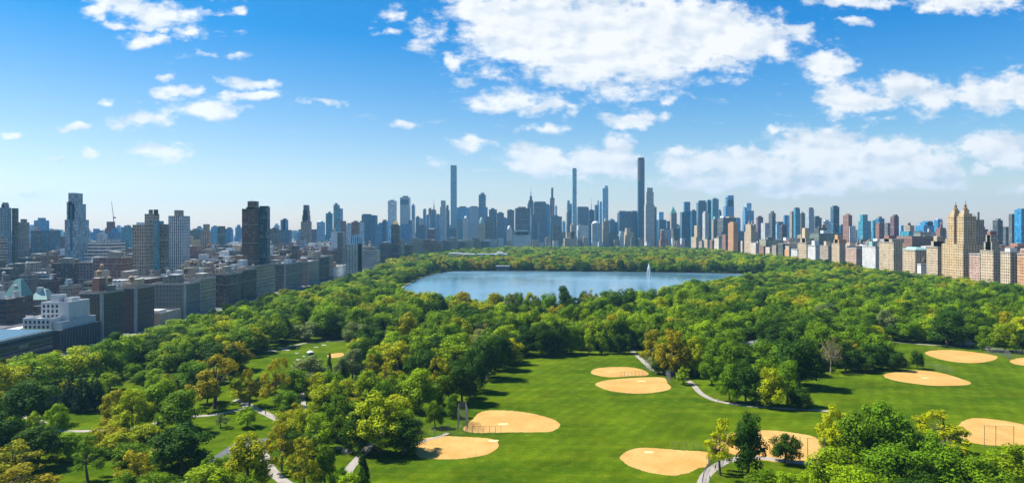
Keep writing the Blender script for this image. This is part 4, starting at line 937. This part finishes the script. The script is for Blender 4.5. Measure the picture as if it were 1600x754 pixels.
T(470,487,346,1500,'r','a',[('wing',472,485,336),('wing',473.5,484,328),('wing',474.5,483,320,'s')],'tapering brown ribbed tower',.15); T(465,490,363,1900,'c','b'); T(484,501,358,1850,'m','m'); T(495,508,347,1750,'r','l',[('dome',496,507,347,344,'l')]); T(509,520,333,1600,'c','t',[('cap',513,517,330.5)],'teal tower with a little point',.15)
T(521,531,320,1700,'c','t',[],'bright teal slim slab tower',.1); T(531,536,325.5,1710,'c','l'); T(532,541,345,1450,'d','r'); T(540,551,350,1800,'c','p'); T(549,562,346.5,1350,'d','r',[],'red-brown tower before the big navy slab',.2); T(561,569,347,1800,'c','p')
T(565,590,336,1900,'c','n',[('cap',565.5,580,334)],'big navy slab left of the two pale towers',.05); T(517,538,362,1250,'p','p'); T(527,537,363,1150,'m','g'); T(466,479,373,1150,'b','p')
# ---- midtown
T(590,600,350,2100,'m','b'); T(597,606,345,2000,'c','n'); T(604,617,345,2250,'c','l')
T(606,620,313.5,2350,'c','p',[('spire',616,304,.7,313)],'pale glass tower with a thin mast',.1); T(625,641.5,308,2500,'r','p',[('stripe',625.4,640.8,311.5,319.5,'n')],'pale ribbed tower with a dark band near its top',.15)
T(611,625,352,1400,'m','s',[('wing',613,623,350),('pyr',613,623,350,342,(.42,.28,.08))],'old stone tower with a gold pyramid roof',.2)
T(643,649,321,2700,'c','b'); T(638,646,344,2300,'c','n'); T(649.5,657,339,2450,'c','n'); T(656.5,662,341,2150,'r','p'); T(661,666.5,327,2800,'c','b'); T(666,672,336,2400,'c','b'); T(669.5,674.5,326,2650,'d','m',[],'narrow maroon tower beside the needle spire',.1)
T(673.5,682,328,2850,'c','n',[('spire',678,309,2.2,328)],'dark tower with a needle spire',.1); T(681.5,688,335,2500,'c','b'); T(687.5,697.5,323,2350,'r','p',[('wing',689,696.5,313)],'pale stepped stone tower left of the tallest thin one',.25); T(697,702.5,328,2600,'c','n',[('cap',697.5,701,320)]); T(626,648,350,2050,'c','b'); T(652,668,352,2000,'c','n'); T(668,682,358,1900,'d','m',[('cap',670,680,356,'w','p')])
T(704,714,258,2600,'d','z',[],'tallest thin square tower left of the middle',.12); T(700.5,715,357,2250,'c','n')
T(713.5,734,324,2900,'c','b',[],'blue slab right behind the tallest thin tower',.05); T(733,749,323,2850,'r','p',[],'white-striped slab in the middle skyline',.05); T(748.5,762.5,323.5,2880,'c','b'); T(748,759.5,304,3100,'c','n',[('cap',751,757,301,'s','p'),('spire',755,296,.7,301)],'dark unfinished tower with a crane mast',.1)
T(715,730,342,2500,'r','t'); T(723,732,341,2420,'m','w',[('dome',725,731,341,337,'w')]); T(746.5,758,349,2330,'m','c',[('dome',748.5,756.5,349,339,'v')],'cream hotel tower with a green dome',.25); T(758,771,345,2450,'r','s',[('wing',760,769,338)]); T(764,776.5,327,2750,'r','n',[],'navy slab before the gap in the skyline',.15); T(776.5,787.5,332.5,2650,'c','n'); T(786.5,793,341,2900,'c','b'); T(792.5,803.5,328,2800,'r','g',[],'grey ribbed slab left of the black slab',.1); T(791,800.5,358,2320,'m','w',[('dome',792.5,799,358,352,'w')])
T(804.5,829.5,325,2600,'b','y',[('stripe',804.6,805.8,325.2,392,'p'),('stripe',828.2,829.4,325.2,392,'p')],'black glass slab framed in white',.03); T(801,830,367,2310,'d','p',[('cap',802,829,361.5,'x','p'),('cap',806,825,359.5,'w','p')],'white grand hotel with a green mansard roof',.05)
T(824,835,318,3500,'m','s',[('cap',825.5,833.5,313),('cap',827.5,831.5,306),('spire',829.5,290,1.6,306)],'stepped art-deco tower with a tall needle',.1); T(833.5,853.5,316,3000,'r','s',[('cap',835,852,314.5)],'wide grey slab behind the needle tower',.05); T(829.5,841,335,2700,'c','n'); T(840.5,854,347,2500,'c','n'); T(852,860,320,3100,'c','b')
T(859,866.5,309,2850,'c','n',[('cap',861,864.5,293),('stripe',861.6,864.6,312,336,(.6,.2,.08))],'slim dark stepped tower with an orange stripe',.1); T(867,870.5,322,3300,'c','l')
T(860,878,338,2400,'c','n',[('front',862,876,352,'s','r')],'dark swooping slab right of the orange-striped tower',.05); T(878,883.5,346,3600,'c','l')
T(885.5,894,318,3300,'c','t',[('cap',886,890,313)],'pale pointed glass tower left of the needle-thin one',.1); T(884.5,897,331,2750,'c','n'); T(893.5,901,264,2500,'c','z',[('cap',894.2,900.4,262.5,'m','p')],'needle-thin teal tower in the middle',.15); T(900.5,920,324,2700,'c','n',[('cap',901.5,919,322.5)]); T(919.5,929,328,2800,'d','n',[('spire',924,306,1.2,328)],'navy block with a thin antenna',.1)
T(901,919,352,2350,'m','p'); T(880,901,372,2330,'m','c',[('cap',884,900,362,'c','m'),('cap',892,898,351,'c','m'),('pyr',892.5,897.5,351,346,(.5,.3,.2))],'stepped cream hotel under the needle-thin tower',.2)
T(928.5,936,320,2900,'c','n',[('cap',934,936,313)]); T(935.5,942,316,2850,'c','l'); T(940.5,950.5,294,2550,'c','l',[('cap',944.5,950,290)],'light blue curved glass tower',.1)
T(924,937,349,2320,'r','p',[('dome',924.5,936.5,349,345,'p')],'pale rounded tower at the park end',.1); T(940.5,951,346,2330,'m','a',[('dome',943,949,346,341,'a')],'brownish domed hotel tower at the park end',.2); T(950.5,961,344,2450,'c','n',[('dome',951,960.5,344,341,'n')]); T(958,966,348,2600,'c','b'); T(952,964,364,2320,'m','s'); T(966,975,366,2310,'m','p',[('wing',968,974,361)])
T(964.5,997,332,2500,'c','n',[('cap',966,976,329),('cap',977.5,986,329.5),('cap',987.5,996,329)],'broad navy glass block with three roof notches',.03); T(975,990,362,2310,'m','c',[('cap',976,984,356,'c','m')])
T(995.8,1007.2,249,2480,'c','n',[('cap',996.5,1007,246,'k','p'),('stripe',996.2,999.4,250,283,(.62,.20,.10)),('spire',1002,236,.7,246)],'tallest dark tower with an orange hoist stripe',.12)
T(1006.5,1023,320,2350,'r','w',[('wing',1008,1021.5,300),('cap',1009.5,1020,293)],'white ribbed tower beside the tallest dark one',.15); T(1021,1026,323,2600,'c','n'); T(1026.5,1037,331,2900,'c','l'); T(1025.5,1041,343,2550,'c','n'); T(1040.5,1047,345,2650,'c','n'); T(1046,1057.5,333,2700,'m','a',[('pyr',1045.8,1057.8,333,322,(.10,.30,.25))],'pinkish tower with a green pyramid roof',.25)
T(1027,1044,374,2310,'m','r',[('cap',1030,1037,360,'r','m')],'red-brown stepped block at the far tree line',.3); T(1032,1048,358,2450,'b','p'); T(1048,1062,357,2500,'m','s'); T(1049,1054,372,2300,'p','w'); T(1062.5,1079.5,331,2600,'c','n',[('cap',1068,1079,315,'b','c')],'navy tower with a blue upper box',.08); T(1078.5,1089,329,2550,'c','n')
T(1088,1104,316,2450,'c','n',[('cap',1090.5,1103,313)],'left one of the twin navy glass towers',.05); T(1103.5,1111.5,313,2520,'c','n'); T(1111,1123,311,2480,'c','t',[],'right one of the twin navy glass towers',.05); T(1122,1127.5,330,2700,'c','n',[('cap',1123,1126,327)])
T(1097.5,1108,333,2150,'r','w',[('wing',1099,1105.5,330)],'white slender stepped tower',.4); T(1080,1100,370,2200,'m','c',[('cap',1085,1094,352,'c','m')],'cream stepped block at the end of the wood',.45)
T(1130,1147,322,3300,'c','b',[('wing',1136,1147,305),('wing',1133,1147,312),('stripe',1129.5,1136,309,311,'n')],'sloping bright blue tower with an observation deck',.05)
T(1160,1178,329,2900,'c','b',[('cap',1164,1174,317,'l','c'),('cap',1160.3,1162.5,323)],'bright blue block with a rounded upper tower',.08); T(1149,1157,341,2900,'c','b'); T(1121,1151,340,2150,'m','s',[('cap',1124,1130,337,'p','p'),('cap',1136,1149,338,'c','p')],'grey domed block before the bright blue tower',.3)
T(1112,1121,343,2250,'m','a',[('dome',1113,1120,343,338,'v')]); T(1181.5,1192.5,339,2400,'m','m',[('cap',1184,1190,337)],'maroon tower right of the bright blue ones',.2); T(1201,1212,333,2250,'r','s',[('cap',1204.5,1209.5,329.5)],'slate tower right of the white slab',.5)
T(1189,1203,348,1950,'r','w',[],'white ribbed slab in the western skyline',.45); T(1212,1217,350,2500,'c','l'); T(1217.5,1229,352,2000,'m','d',s=.4); T(1224,1230.5,336,2450,'c','b'); T(1229,1234,336,2700,'c','l'); T(1233.5,1241,330,2100,'d','a',s=.5); T(1240,1250,326,2050,'c','t',[('cap',1240.5,1249.5,324,'m','p')],'teal tower with a red cap',.2); T(1250,1258,333,2300,'c','s'); T(1259.5,1272,326.5,2000,'r','p',[('cap',1264,1271,324,'s','p')],'pale slab tower with sunlit left side',.35)
T(1297.5,1311.5,323,1500,'r','n',[('cap',1300,1309,321)],'tall navy tower standing alone at the right',.2); T(1317,1331.5,336,1650,'d','r',[('cap',1324,1327,333.5)],'red-brick tower sunlit on its left',.6); T(1326.5,1337,353,1500,'m','w'); T(1341,1361,345,1900,'c','t',[('cap',1343,1355,335)],'teal glass tower with a higher left half',.1); T(1362,1369,344,2100,'c','t'); T(1368,1382,341,1900,'r','b'); T(1368,1382,349,1600,'d','r',s=.4); T(1381,1393,348,1700,'m','g',s=.5); T(1391,1404.5,338,1450,'d','m',[('cap',1396,1403.5,335,'k','p')],'dark maroon tower left of the domed house',.45)
T(1406,1441,361,1250,'c','t',[('cap',1413,1425,352,'a','m'),('dome',1415,1423,352,347,'d')],'dark glass block with a cream domed top',.3); T(1430,1462,352,2100,'c','b',[('cap',1438,1460,347),('cap',1445,1458,345)],'low wide blue block with a curved roofline',.1); T(1459.5,1473,343,1900,'c','b',[('cap',1461,1472,341.5,'p','p')]); T(1442,1462,362,1450,'m','w',s=.4); T(1462,1478,356,1400,'d','r')
T(1527,1544,358,1250,'m','r',[('dome',1530,1542,358,352,'k')],'brown domed block right of the twin-spired house',.4); T(1551,1567,344,1350,'r','s',[],'slate tower right of the twin-spired house',.4); T(1576,1586,334,1150,'r','g',s=.5); T(1585,1606,327,1120,'c','b',[('cap',1590,1604,325.5)],'blue glass tower at the right border',.3); T(1566,1577,354,1700,'m','s'); T(1405,1412,352,2000,'c','l'); T(1269,1284,340,2200,'m','s'); T(1284,1298,346,2300,'m','p'); T(1273,1292,356,1500,'m','s'); T(1311,1319,352,2000,'c','n')
for i,(px,t) in enumerate([(836,374),(845,378),(856,372),(868,376),(905,376),(914,371),(938,378),(962,374),(980,377),(988,371),(1000,374),(1012,378),(1058,376),(1066,372),(1074,378),(772,377),(782,372),(795,376)]):
    T(px-4.5,px+4.5,t,2292+(i%3)*13,'md'[i%2],'cpawg'[i%5],s=.4)
# tower crane over the unfinished tower
cx_,cy_=Xa(180,1240),1235; cr=empty('tower_crane',(cx_,cy_,Za(347,1240))); tag(cr,'thin tower crane leaning back over the unfinished maroon tower','crane')
MB().bar((0,0,0),(0,0,9),.7,.6,4).build('mast',M['steel'],cr); MB().bar((0,0,8),(-4,0,38),.55,.3,4).build('jib',M['steel'],cr); MB().box(-.5,3.5,-1,1,7,9.5).build('counterweight',M['steel'],cr)
# ---- the park-side row at the left (seen shaded)
PX=-255.0
WIN=MB(); WIN.box(-.62,.62,-.06,.02,-.92,.92,0,0); WIN.box(-.52,.52,-.09,-.061,-.82,.82,1,1); WINM=WIN.mesh('window_unit',[M['coping'],M['pane']])
WIND=MB(); WIND.box(-.62,.62,-.06,.02,-.92,.92,0,0); WIND.box(-.52,.52,-.09,-.061,-.82,.82,1,1); WINDM=WIND.mesh('window_unit',[M['darkroof'],M['pane']])
def windows(root,x0,x1,y0,y1,z,cols_front,cols_side,floors,fh=3.1,top=2.0,me=WINM):
    for f in range(floors):
        zz=z-top-f*fh
        for i in range(cols_front): mobj('window',me,root,loc=(x0+(x1-x0)*(i+.5)/cols_front,y0,zz))
        for i in range(cols_side):
            o=mobj('window',me,root,loc=(x1,y0+(y1-y0)*(i+.5)/cols_side,zz)); o.rotation_euler=(0,0,math.pi/2)
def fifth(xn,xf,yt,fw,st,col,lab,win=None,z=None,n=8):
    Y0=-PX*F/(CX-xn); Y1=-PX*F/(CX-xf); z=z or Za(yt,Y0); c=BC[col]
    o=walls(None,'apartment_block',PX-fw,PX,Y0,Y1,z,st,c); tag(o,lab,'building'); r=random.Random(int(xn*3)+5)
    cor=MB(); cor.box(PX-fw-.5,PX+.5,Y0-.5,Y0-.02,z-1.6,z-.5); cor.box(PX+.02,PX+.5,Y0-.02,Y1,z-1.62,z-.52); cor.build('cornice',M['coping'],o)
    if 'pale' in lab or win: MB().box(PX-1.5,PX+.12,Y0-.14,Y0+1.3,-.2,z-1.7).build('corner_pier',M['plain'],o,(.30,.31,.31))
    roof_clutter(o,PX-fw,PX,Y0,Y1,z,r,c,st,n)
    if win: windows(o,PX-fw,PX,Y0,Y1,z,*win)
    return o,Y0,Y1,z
# low dark modern block with a blue flat roof
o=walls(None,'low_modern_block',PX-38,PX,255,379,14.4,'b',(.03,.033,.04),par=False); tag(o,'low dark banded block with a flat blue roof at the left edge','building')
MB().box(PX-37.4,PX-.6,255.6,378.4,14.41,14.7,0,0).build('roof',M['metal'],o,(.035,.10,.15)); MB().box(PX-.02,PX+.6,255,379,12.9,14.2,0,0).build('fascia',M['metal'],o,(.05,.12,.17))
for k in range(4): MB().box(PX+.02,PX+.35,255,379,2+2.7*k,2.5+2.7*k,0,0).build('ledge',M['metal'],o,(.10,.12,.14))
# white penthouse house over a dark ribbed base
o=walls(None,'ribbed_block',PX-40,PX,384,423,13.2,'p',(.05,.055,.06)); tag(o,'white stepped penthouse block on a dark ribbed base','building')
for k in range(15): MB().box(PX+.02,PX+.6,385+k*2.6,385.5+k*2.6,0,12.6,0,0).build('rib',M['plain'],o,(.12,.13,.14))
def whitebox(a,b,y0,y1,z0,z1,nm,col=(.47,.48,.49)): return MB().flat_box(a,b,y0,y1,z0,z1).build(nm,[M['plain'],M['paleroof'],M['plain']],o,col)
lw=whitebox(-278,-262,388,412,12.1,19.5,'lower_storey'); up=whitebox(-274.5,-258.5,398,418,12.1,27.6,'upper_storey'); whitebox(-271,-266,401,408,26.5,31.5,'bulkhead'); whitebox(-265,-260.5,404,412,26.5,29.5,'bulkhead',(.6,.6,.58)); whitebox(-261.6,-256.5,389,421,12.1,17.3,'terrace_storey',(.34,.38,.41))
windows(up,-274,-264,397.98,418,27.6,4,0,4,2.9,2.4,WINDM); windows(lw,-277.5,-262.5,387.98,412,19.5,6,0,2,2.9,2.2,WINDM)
for k in range(7): mobj('planter_hedge',PROTO['low'][0][0],o,LEAF['L'],loc=(-277+k*2.6,385.6,12.6)).scale=(.12,.12,.09)
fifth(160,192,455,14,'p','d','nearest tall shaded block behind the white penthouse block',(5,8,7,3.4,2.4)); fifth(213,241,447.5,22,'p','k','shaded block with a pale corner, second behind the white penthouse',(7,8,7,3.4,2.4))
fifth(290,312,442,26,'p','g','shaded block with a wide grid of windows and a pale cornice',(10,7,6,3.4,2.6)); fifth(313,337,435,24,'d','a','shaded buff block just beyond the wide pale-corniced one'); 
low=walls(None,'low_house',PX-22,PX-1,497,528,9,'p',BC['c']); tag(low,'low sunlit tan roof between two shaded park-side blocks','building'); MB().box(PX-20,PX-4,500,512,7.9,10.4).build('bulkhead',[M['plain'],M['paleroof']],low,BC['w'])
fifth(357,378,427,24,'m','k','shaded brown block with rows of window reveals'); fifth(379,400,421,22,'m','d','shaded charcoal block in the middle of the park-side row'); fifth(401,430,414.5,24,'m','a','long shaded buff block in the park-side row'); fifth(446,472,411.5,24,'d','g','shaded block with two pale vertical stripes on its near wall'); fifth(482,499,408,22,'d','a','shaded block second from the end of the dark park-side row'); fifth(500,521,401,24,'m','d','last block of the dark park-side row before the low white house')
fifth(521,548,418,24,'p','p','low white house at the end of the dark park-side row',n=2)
T(541,566,381,1000,'r','w',[('wing',550,566,372,'l','r'),('cap',553,563,366,'l','m')],'blue-and-white striped tower by the left tree line',.3); T(566,594,391,1180,'b','w',[('cap',570,588,386,'a','m')],'white block with bold horizontal stripes by the tree line',.2)
FR=[(592,612,380,'s','m'),(606,626,384,'d','m'),(612,632,375,'a','d'),(626,645,383,'d','m'),(640,662,374,'a','m'),(655,684,376,'r','d'),(674,693,379,'a','m'),(686,704,377,'s','m'),(697,716,374,'a','d'),(708,728,378,'s','m'),(720,740,375,'c','m'),(733,752,374,'a','r'),(745,765,377,'s','m'),(758,776,374,'p','m')]
for i,(a,b,t,c,s) in enumerate(FR): T(a,b,t,1350+i*62,s,c,s=.45)
# ---- the park-side row at the right (sunlit east walls)
QX=560.0
def west(xl,xs,xr,yt,st,col,lab,tops=(),n=2,step=0):
    Y0=QX*F/(xs-CX); Y1=QX*F/(xl-CX)-.4; X1=max(QX+10,Xa(xr,Y0)); z=Za(yt,Y0); c=BC[col]
    o=walls(None,'apartment_house',QX,X1,Y0,Y1,z,st,c); tag(o,lab,'building'); r=random.Random(int(xs*3))
    cor=MB(); cor.box(QX-.5,QX-.02,Y0-.4,Y1,z-1.4,z-.4); cor.box(QX-.02,X1,Y0-.45,Y0-.02,z-1.42,z-.42); cor.build('cornice',M['coping'],o)
    for (a,b,t,cc,ss) in tops:                       # lit columns a..b, top row t
        ya=QX*F/(b-CX)+.5; yb=QX*F/(a-CX)-.5; k=.6
        walls(o,'setback_storey',QX+1.2,QX+max(9,(yb-ya)*.7),min(ya,yb),max(ya,yb),Za(t,Y0),ss,BC.get(cc,cc),z-1.05)
    roof_clutter(o,QX+10,X1,Y0,Y1,z,r,c,st,n); return o,Y0,Y1,z,X1
west(1236,1246,1252,389,'m','w','white block at the far end of the sunlit right-hand row')
west(1247.5,1260,1264,379,'m','c','cream house with an arched tower at its roof',[(1249,1258,372,'c','m'),(1252,1257,356,'c','p')]); west(1262,1274,1281,383,'m','w','pale house right of the arched tower house',[(1267,1272,376,'p','p')]); west(1281,1294,1300,383.5,'d','a','half pinkish, half white house in the sunlit row',[(1286,1290,377,'c','p')])
west(1299.5,1311.5,1321,380,'m','c','cream house with an orange stepped gable top',[(1301,1310,374,'o','m'),(1303,1308,367,'o','p')]); west(1321,1338,1347,387,'d','q','pink brick house with white bands'); west(1347,1368,1375,385,'d','w','white house with a small hipped penthouse',[(1356,1362,377,'v','p')]); west(1373.5,1396.5,1410,378,'m','c','cream house with a brown roof block',[(1377,1393,373,'c','m'),(1380,1388,368,'r','p')])
o,a,b,z,x1=west(1411,1430,1450,390,'m','c','cream house with a green copper roof',n=0); MB().prism([(QX+.6,a+.6),(x1-.6,a+.6),(x1-.6,b-.6),(QX+.6,b-.6)],z-.2,z+3.4,0,0,top=[(QX+4,a+4),(x1-4,a+4),(x1-4,b-4),(QX+4,b-4)]).build('copper_roof',M['metal'],o,(.24,.42,.38))
west(1447.5,1465,1472,385,'m','c','cream stepped house left of the twin-spired house',[(1453,1463,377,'c','m'),(1457,1463,369,'c','m')])
w1,_,_,_,_=west(1433,1439,1443,412,'p','w','tiny white house under the green-roofed house',n=0); mobj('water_tank',TANK,w1,(.12,.08,.06),loc=(QX+5,QX*F/640+3,Za(412,935))).scale=(1.1,1.1,1.3)
west(1514,1532,1540,396,'d','q','low pink brick house right of the twin-spired house'); west(1531,1552,1562,391,'m','c','stepped tan house with a big arched crown',[(1535,1549,378,'a','m'),(1538,1547,367,'a','m'),(1540,1546,361,'r','p')]); west(1563,1578.5,1589,393,'m','c','cream house with white roof sheds',[(1568,1577,388,'w','p')]); west(1589,1610,1625,396,'m','o','orange-cream house at the right border',[(1593,1604,391,'r','p')])
def twin():
    Y0=QX*F/(1505-CX); Y1=QX*F/(1471.5-CX); c=(.47,.33,.165); zb=Za(381,Y0)
    o=walls(None,'twin_spired_house',QX,QX+34,Y0,Y1,zb,'m',c); tag(o,'tan twin-towered house with two ornate spires in the sunlit row','building')
    for (a,b) in ((1479,1490),(1494,1505)):
        y0=QX*F/(b-CX)+.02; y1=QX*F/(a-CX); zs=Za(338,Y0); k=QX+.8
        tw=walls(o,'tower',k,k+16,y0+.4,y1,zs,'m',c,zb-1.0); m=(y0+y1)/2+.2; h=(y1-y0)/2
        walls(tw,'crown_storey',k+1.5,k+12,m-h*.72,m+h*.72,zs+3.6,'p',c,zs-1.0,False); walls(tw,'crown_storey',k+3,k+9.5,m-h*.42,m+h*.42,zs+8.5,'p',c,zs+3.5,False)
        MB().lathe(k+6.5,m,[(h*.36,zs+8.4),(h*.36,zs+10.5),(h*.18,zs+11.5),(h*.24,zs+13),(h*.24,zs+14),(h*.08,zs+16),(.1,zs+20)],8).build('spire',M['plain'],tw,(.20,.12,.06))
        for dx,dy in ((1,-h*.75),(1,h*.75),(14,-h*.75),(14,h*.75)): MB().lathe(k+dx,m+dy,[(.7,zs-1),(.6,zs+1.6),(.1,zs+3.6)],6).build('pinnacle',M['plain'],tw,c)
    for k in range(2): walls(o,'setback_storey',QX+1,QX+8,Y0+3+k*24,Y0+12+k*24,zb+6.5,'m',c,zb-1.05)
    walls(o,'chimney',QX+20,QX+21.6,Y0+2,Y0+3.6,Za(331,Y0),'p',BC['s'],zb-1.05,False); walls(o,'rear_tower',QX+17.5,QX+27,Y0+1.5,Y0+13,Za(343,Y0),'r',BC['a'],zb-1.05)
twin()
CW=[(1227,1237,384,'c','m'),(1216,1228,380,'s','m'),(1206,1217,383,'a','m'),(1196,1207,386,'i','m'),(1186,1198,384,'r','d'),(1172,1187,379,'i','m'),(1153,1165,376,'i','m'),(1128,1139,366,'r','m'),(1116,1130,372,'i','m'),(1109,1117,375,'r','d'),(1100,1111,374,'c','m'),(1092,1102,377,'a','m'),(1226,1236,390,'o','p')]
for a,b,t,c,s in CW: T(a,b,t,QX*F/((a+b)/2-CX)+10,s,c,s=.6)
T(1137.5,1153,348,1690,'d','o',[('cap',1140,1150,346)],'tan-orange slab sunlit among white blocks',.6)
T(1163,1184,362,1620,'m','c',[('wing',1165,1171,350),('pyr',1165,1171,350,343,'c'),('wing',1174,1181,350),('pyr',1174.5,1180.5,350,343,'c')],'cream house with two small pointed towers',.5)
# ---- brown house with green copper roofs at the left edge
b1=walls(None,'copper_roofed_house',Xa(6,560),Xa(52,574),560,574,Za(463,560),'m',(.13,.08,.07),par=False); tag(b1,'brown brick house with a green copper hipped roof at left','building')
x0,x1=Xa(6,560),Xa(52,574); z=Za(463,560); zt=Za(437,560)
rf=MB(); rf.prism([(x0-.4,559.6),(x1+.4,559.6),(x1+.4,574.4),(x0-.4,574.4)],z+.02,zt,0,0,top=[(x0+6,565),(x1-4,565),(x1-4,568),(x0+6,568)]); rf.build('roof',M['metal'],b1,(.15,.31,.26))
MB().lathe(x0+7,560,[(4.2,-.2),(4.2,z-3),(4.4,z-3),(4.4,z-2.2),(0,z-1)],16).build('round_bay',[M['banded']],b1,(.12,.08,.07))
b2=walls(None,'copper_roofed_house',Xa(46,600),Xa(90,614),600,614,Za(468,600),'m',(.14,.08,.065),par=False); tag(b2,'brown house with a pale green pointed roof behind the white penthouse','building')
x0,x1=Xa(46,600),Xa(90,614); z=Za(468,600); zt=Za(452,600)
MB().prism([(x0-.3,599.7),(x1+.3,599.7),(x1+.3,614.3),(x0-.3,614.3)],z+.02,zt,0,0,top=[(x0+5,605),(x1-5,605),(x1-5,609),(x0+5,609)]).build('roof',M['metal'],b2,(.30,.46,.41)); MB().box(x0+4,x0+8,603,607,z+1,zt+1.5).build('bulkhead',[M['plain'],M['paleroof']],b2,BC['w'])
b3=walls(None,'small_gabled_house',Xa(66,680),Xa(92,692),680,692,Za(452,680),'p',(.14,.075,.06),par=False); tag(b3,'small dark gabled house with a pale green roof behind the pointed one','building')
x0,x1=Xa(66,680),Xa(92,692); z=Za(452,680); MB().prism([(x0-.3,679.7),(x1+.3,679.7),(x1+.3,692.3),(x0-.3,692.3)],z+.02,Za(441,680),0,0,top=[(x0+4,680),(x1-2,680),(x1-2,692),(x0+4,692)]).build('roof',M['metal'],b3,(.24,.42,.36))
o=walls(None,'bay_block',Xa(-14,500),Xa(40,520),500,520,Za(467,500),'b',(.10,.06,.05)); tag(o,'dark brown banded block below the green copper hipped roof','building'); roof_clutter(o,Xa(-14,500),Xa(40,520),500,520,Za(467,500),random.Random(4),BC['k'],'p',4)
o=walls(None,'bay_block',Xa(52,530),Xa(84,545),530,545,Za(478,530),'m',(.13,.075,.06)); tag(o,'red-brown block just behind the white stepped penthouse','building'); roof_clutter(o,Xa(52,530),Xa(84,545),530,545,Za(478,530),random.Random(5),BC['k'],'p',3)
for k_,(a_,b_,t_,Y_,c_) in enumerate([(-8,26,440,640,'a'),(28,62,430,700,'g'),(60,96,436,660,'k'),(92,128,446,600,'a'),(-6,40,421,780,'r')]):
    X0_,X1_,D_=solve(a_,b_,Y_,.3); o=walls(None,'apartment_block',X0_,X1_,Y_,Y_+D_,Za(t_,Y_),'md'[k_%2],BC[c_]); tag(o,['buff block above the left copper roof at the border','grey block over the ridge of the copper hipped roof','dark brown block between the copper roofs and the avenue','buff block right of the pointed pale green roof','red-brown block two streets behind the copper hipped roof'][k_],'building'); roof_clutter(o,X0_,X1_,Y_,Y_+D_,Za(t_,Y_),random.Random(k_+20),BC[c_],'m',7)
# ---- street after street of lower blocks behind both rows
def overlaps(x0,x1,y0,y1):
    for (a,b,c,d) in BOXES:
        if x0<b+1 and x1>a-1 and y0<d+1 and y1>c-1: return True
    return False
BOXES=[]
for o in list(COL.objects):
    if o.parent is None and o.type=='MESH' and o.get('category') in('building','tower') and len(o.data.vertices) or (o.parent is None and o in [t[1] for t in ANON]):
        vs=[v.co for v in o.data.vertices]; BOXES.append((min(v.x for v in vs),max(v.x for v in vs),min(v.y for v in vs),max(v.y for v in vs)))
def rows(x_start,sign,steps,ymax,hr,cols,pal,seed,where):
    r=random.Random(seed); x=x_start; n=0
    for k in range(cols):
        wdt=r.uniform(*steps); a,b=(x-wdt,x) if sign<0 else (x,x+wdt); edge=min(abs(a),abs(b)); y=max(edge*F/830,395); j=0
        while y<ymax:
            d=r.uniform(20,34)*(1+y/1500); w=wdt*r.uniform(.72,.97); a2=a+r.uniform(0,wdt-w); 
            if not overlaps(a2,a2+w,y,y+d) and not (sign<0 and CX+a2*F/y<110 and y<690):
                q=r.random(); h=r.uniform(*hr)*(1.0 if q<.86 else 1.35); col=r.choice(pal); st=r.choice('mmmmddbr')
                o=walls(None,'apartment_block',a2,a2+w,y,y+d,h,st,tuple(c*r.uniform(.85,1.15) for c in BC[col])); BOXES.append((a2,a2+w,y,y+d))
                roof_clutter(o,a2,a2+w,y,y+d,h,r,BC[col],st,r.randint(2,5) if y<1000 else 2)
                tag(o,'%s %s block, %s from near end, %s street row %s'%(BN[col],SN[st],ordi(j),ordi(k),where),'building','blocks '+where); j+=1; n+=1
            y+=d+r.choice([2,2,8,16])
        x+=sign*(wdt+r.choice([5,14]))
    return n
nb=rows(-300,-1,(24,34),1500,(23,40),8,'aaaarrrkkgscw',5,'behind the shaded row')
nb+=rows(-640,-1,(46,66),1650,(26,46),5,'aaarrkgsscpw',6,'deep in the left city')
nb+=rows(612,1,(44,60),1750,(28,46),4,'aaggsrrcwcd',8,'behind the sunlit row')
# labels of the towers that no one feature sets apart: told by their place beside the nearest landmark
LAND.sort(key=lambda t:t[0]); side={}
for px,o,_,st,col,z,Y in sorted(ANON,key=lambda t:t[0]):
    L=min(LAND,key=lambda t:abs(t[0]-px)); side.setdefault((L[2],'right' if px>=L[0] else 'left'),[]).append((abs(px-L[0]),o,st,col,z))
for (nick,sd_),lst in side.items():
    lst.sort(key=lambda t:t[0])
    for i,(d,o,st,col,z) in enumerate(lst):
        where='just' if len(lst)==1 else ordi(i); nk=nick.split(' ')
        W_=[BN[col],SN[st],'tower' if z>60 else 'block',where,sd_,'of','the',nick]; lab=' '.join(W_)
        if len(lab.split())>16: lab=' '.join(W_[:1]+W_[2:])
        if len(lab.split())>16: lab=' '.join(W_[:1]+W_[2:6]+W_[7:])
        tag(o,lab,'tower' if z>60 else 'building','towers of the skyline')
# ---- the far edge of the city, one mass of hundreds of small roofs
r=random.Random(3); mb=MB()
for i in range(900):
    Y=r.uniform(2650,6000); px=r.uniform(-60,1660)
    if 760<px<805 and Y<4000: continue
    x=Xa(px,Y)
    if -1700<x<1700 or Y>3200:
        if Y<3300 and 600<px<1130: continue
        w=r.uniform(14,34); mb.box(x-w/2,x+w/2,Y,Y+w,-.2,r.uniform(24,62) if r.random()<.75 else r.uniform(60,105 if 560<px<1250 else 76),0,1)
for i in range(520):
    sd2=r.random()<.5; Y=r.uniform(420,3200); px=r.uniform(-900,-70) if sd2 else r.uniform(1690,2500); x=Xa(px,Y)
    if (sd2 and x>-300) or (not sd2 and x<620): continue
    w=r.uniform(20,34); mb.box(x-w/2,x+w/2,Y,Y+w,-.2,r.uniform(20,42),0,1)
tag(mb.build('far_city',[M['banded'],M['roof']],color=(.12,.14,.17)),'hazy mass of distant city blocks along the horizon','city',kind='stuff')
print('buildings',len(LAND)+len(ANON)+nb)
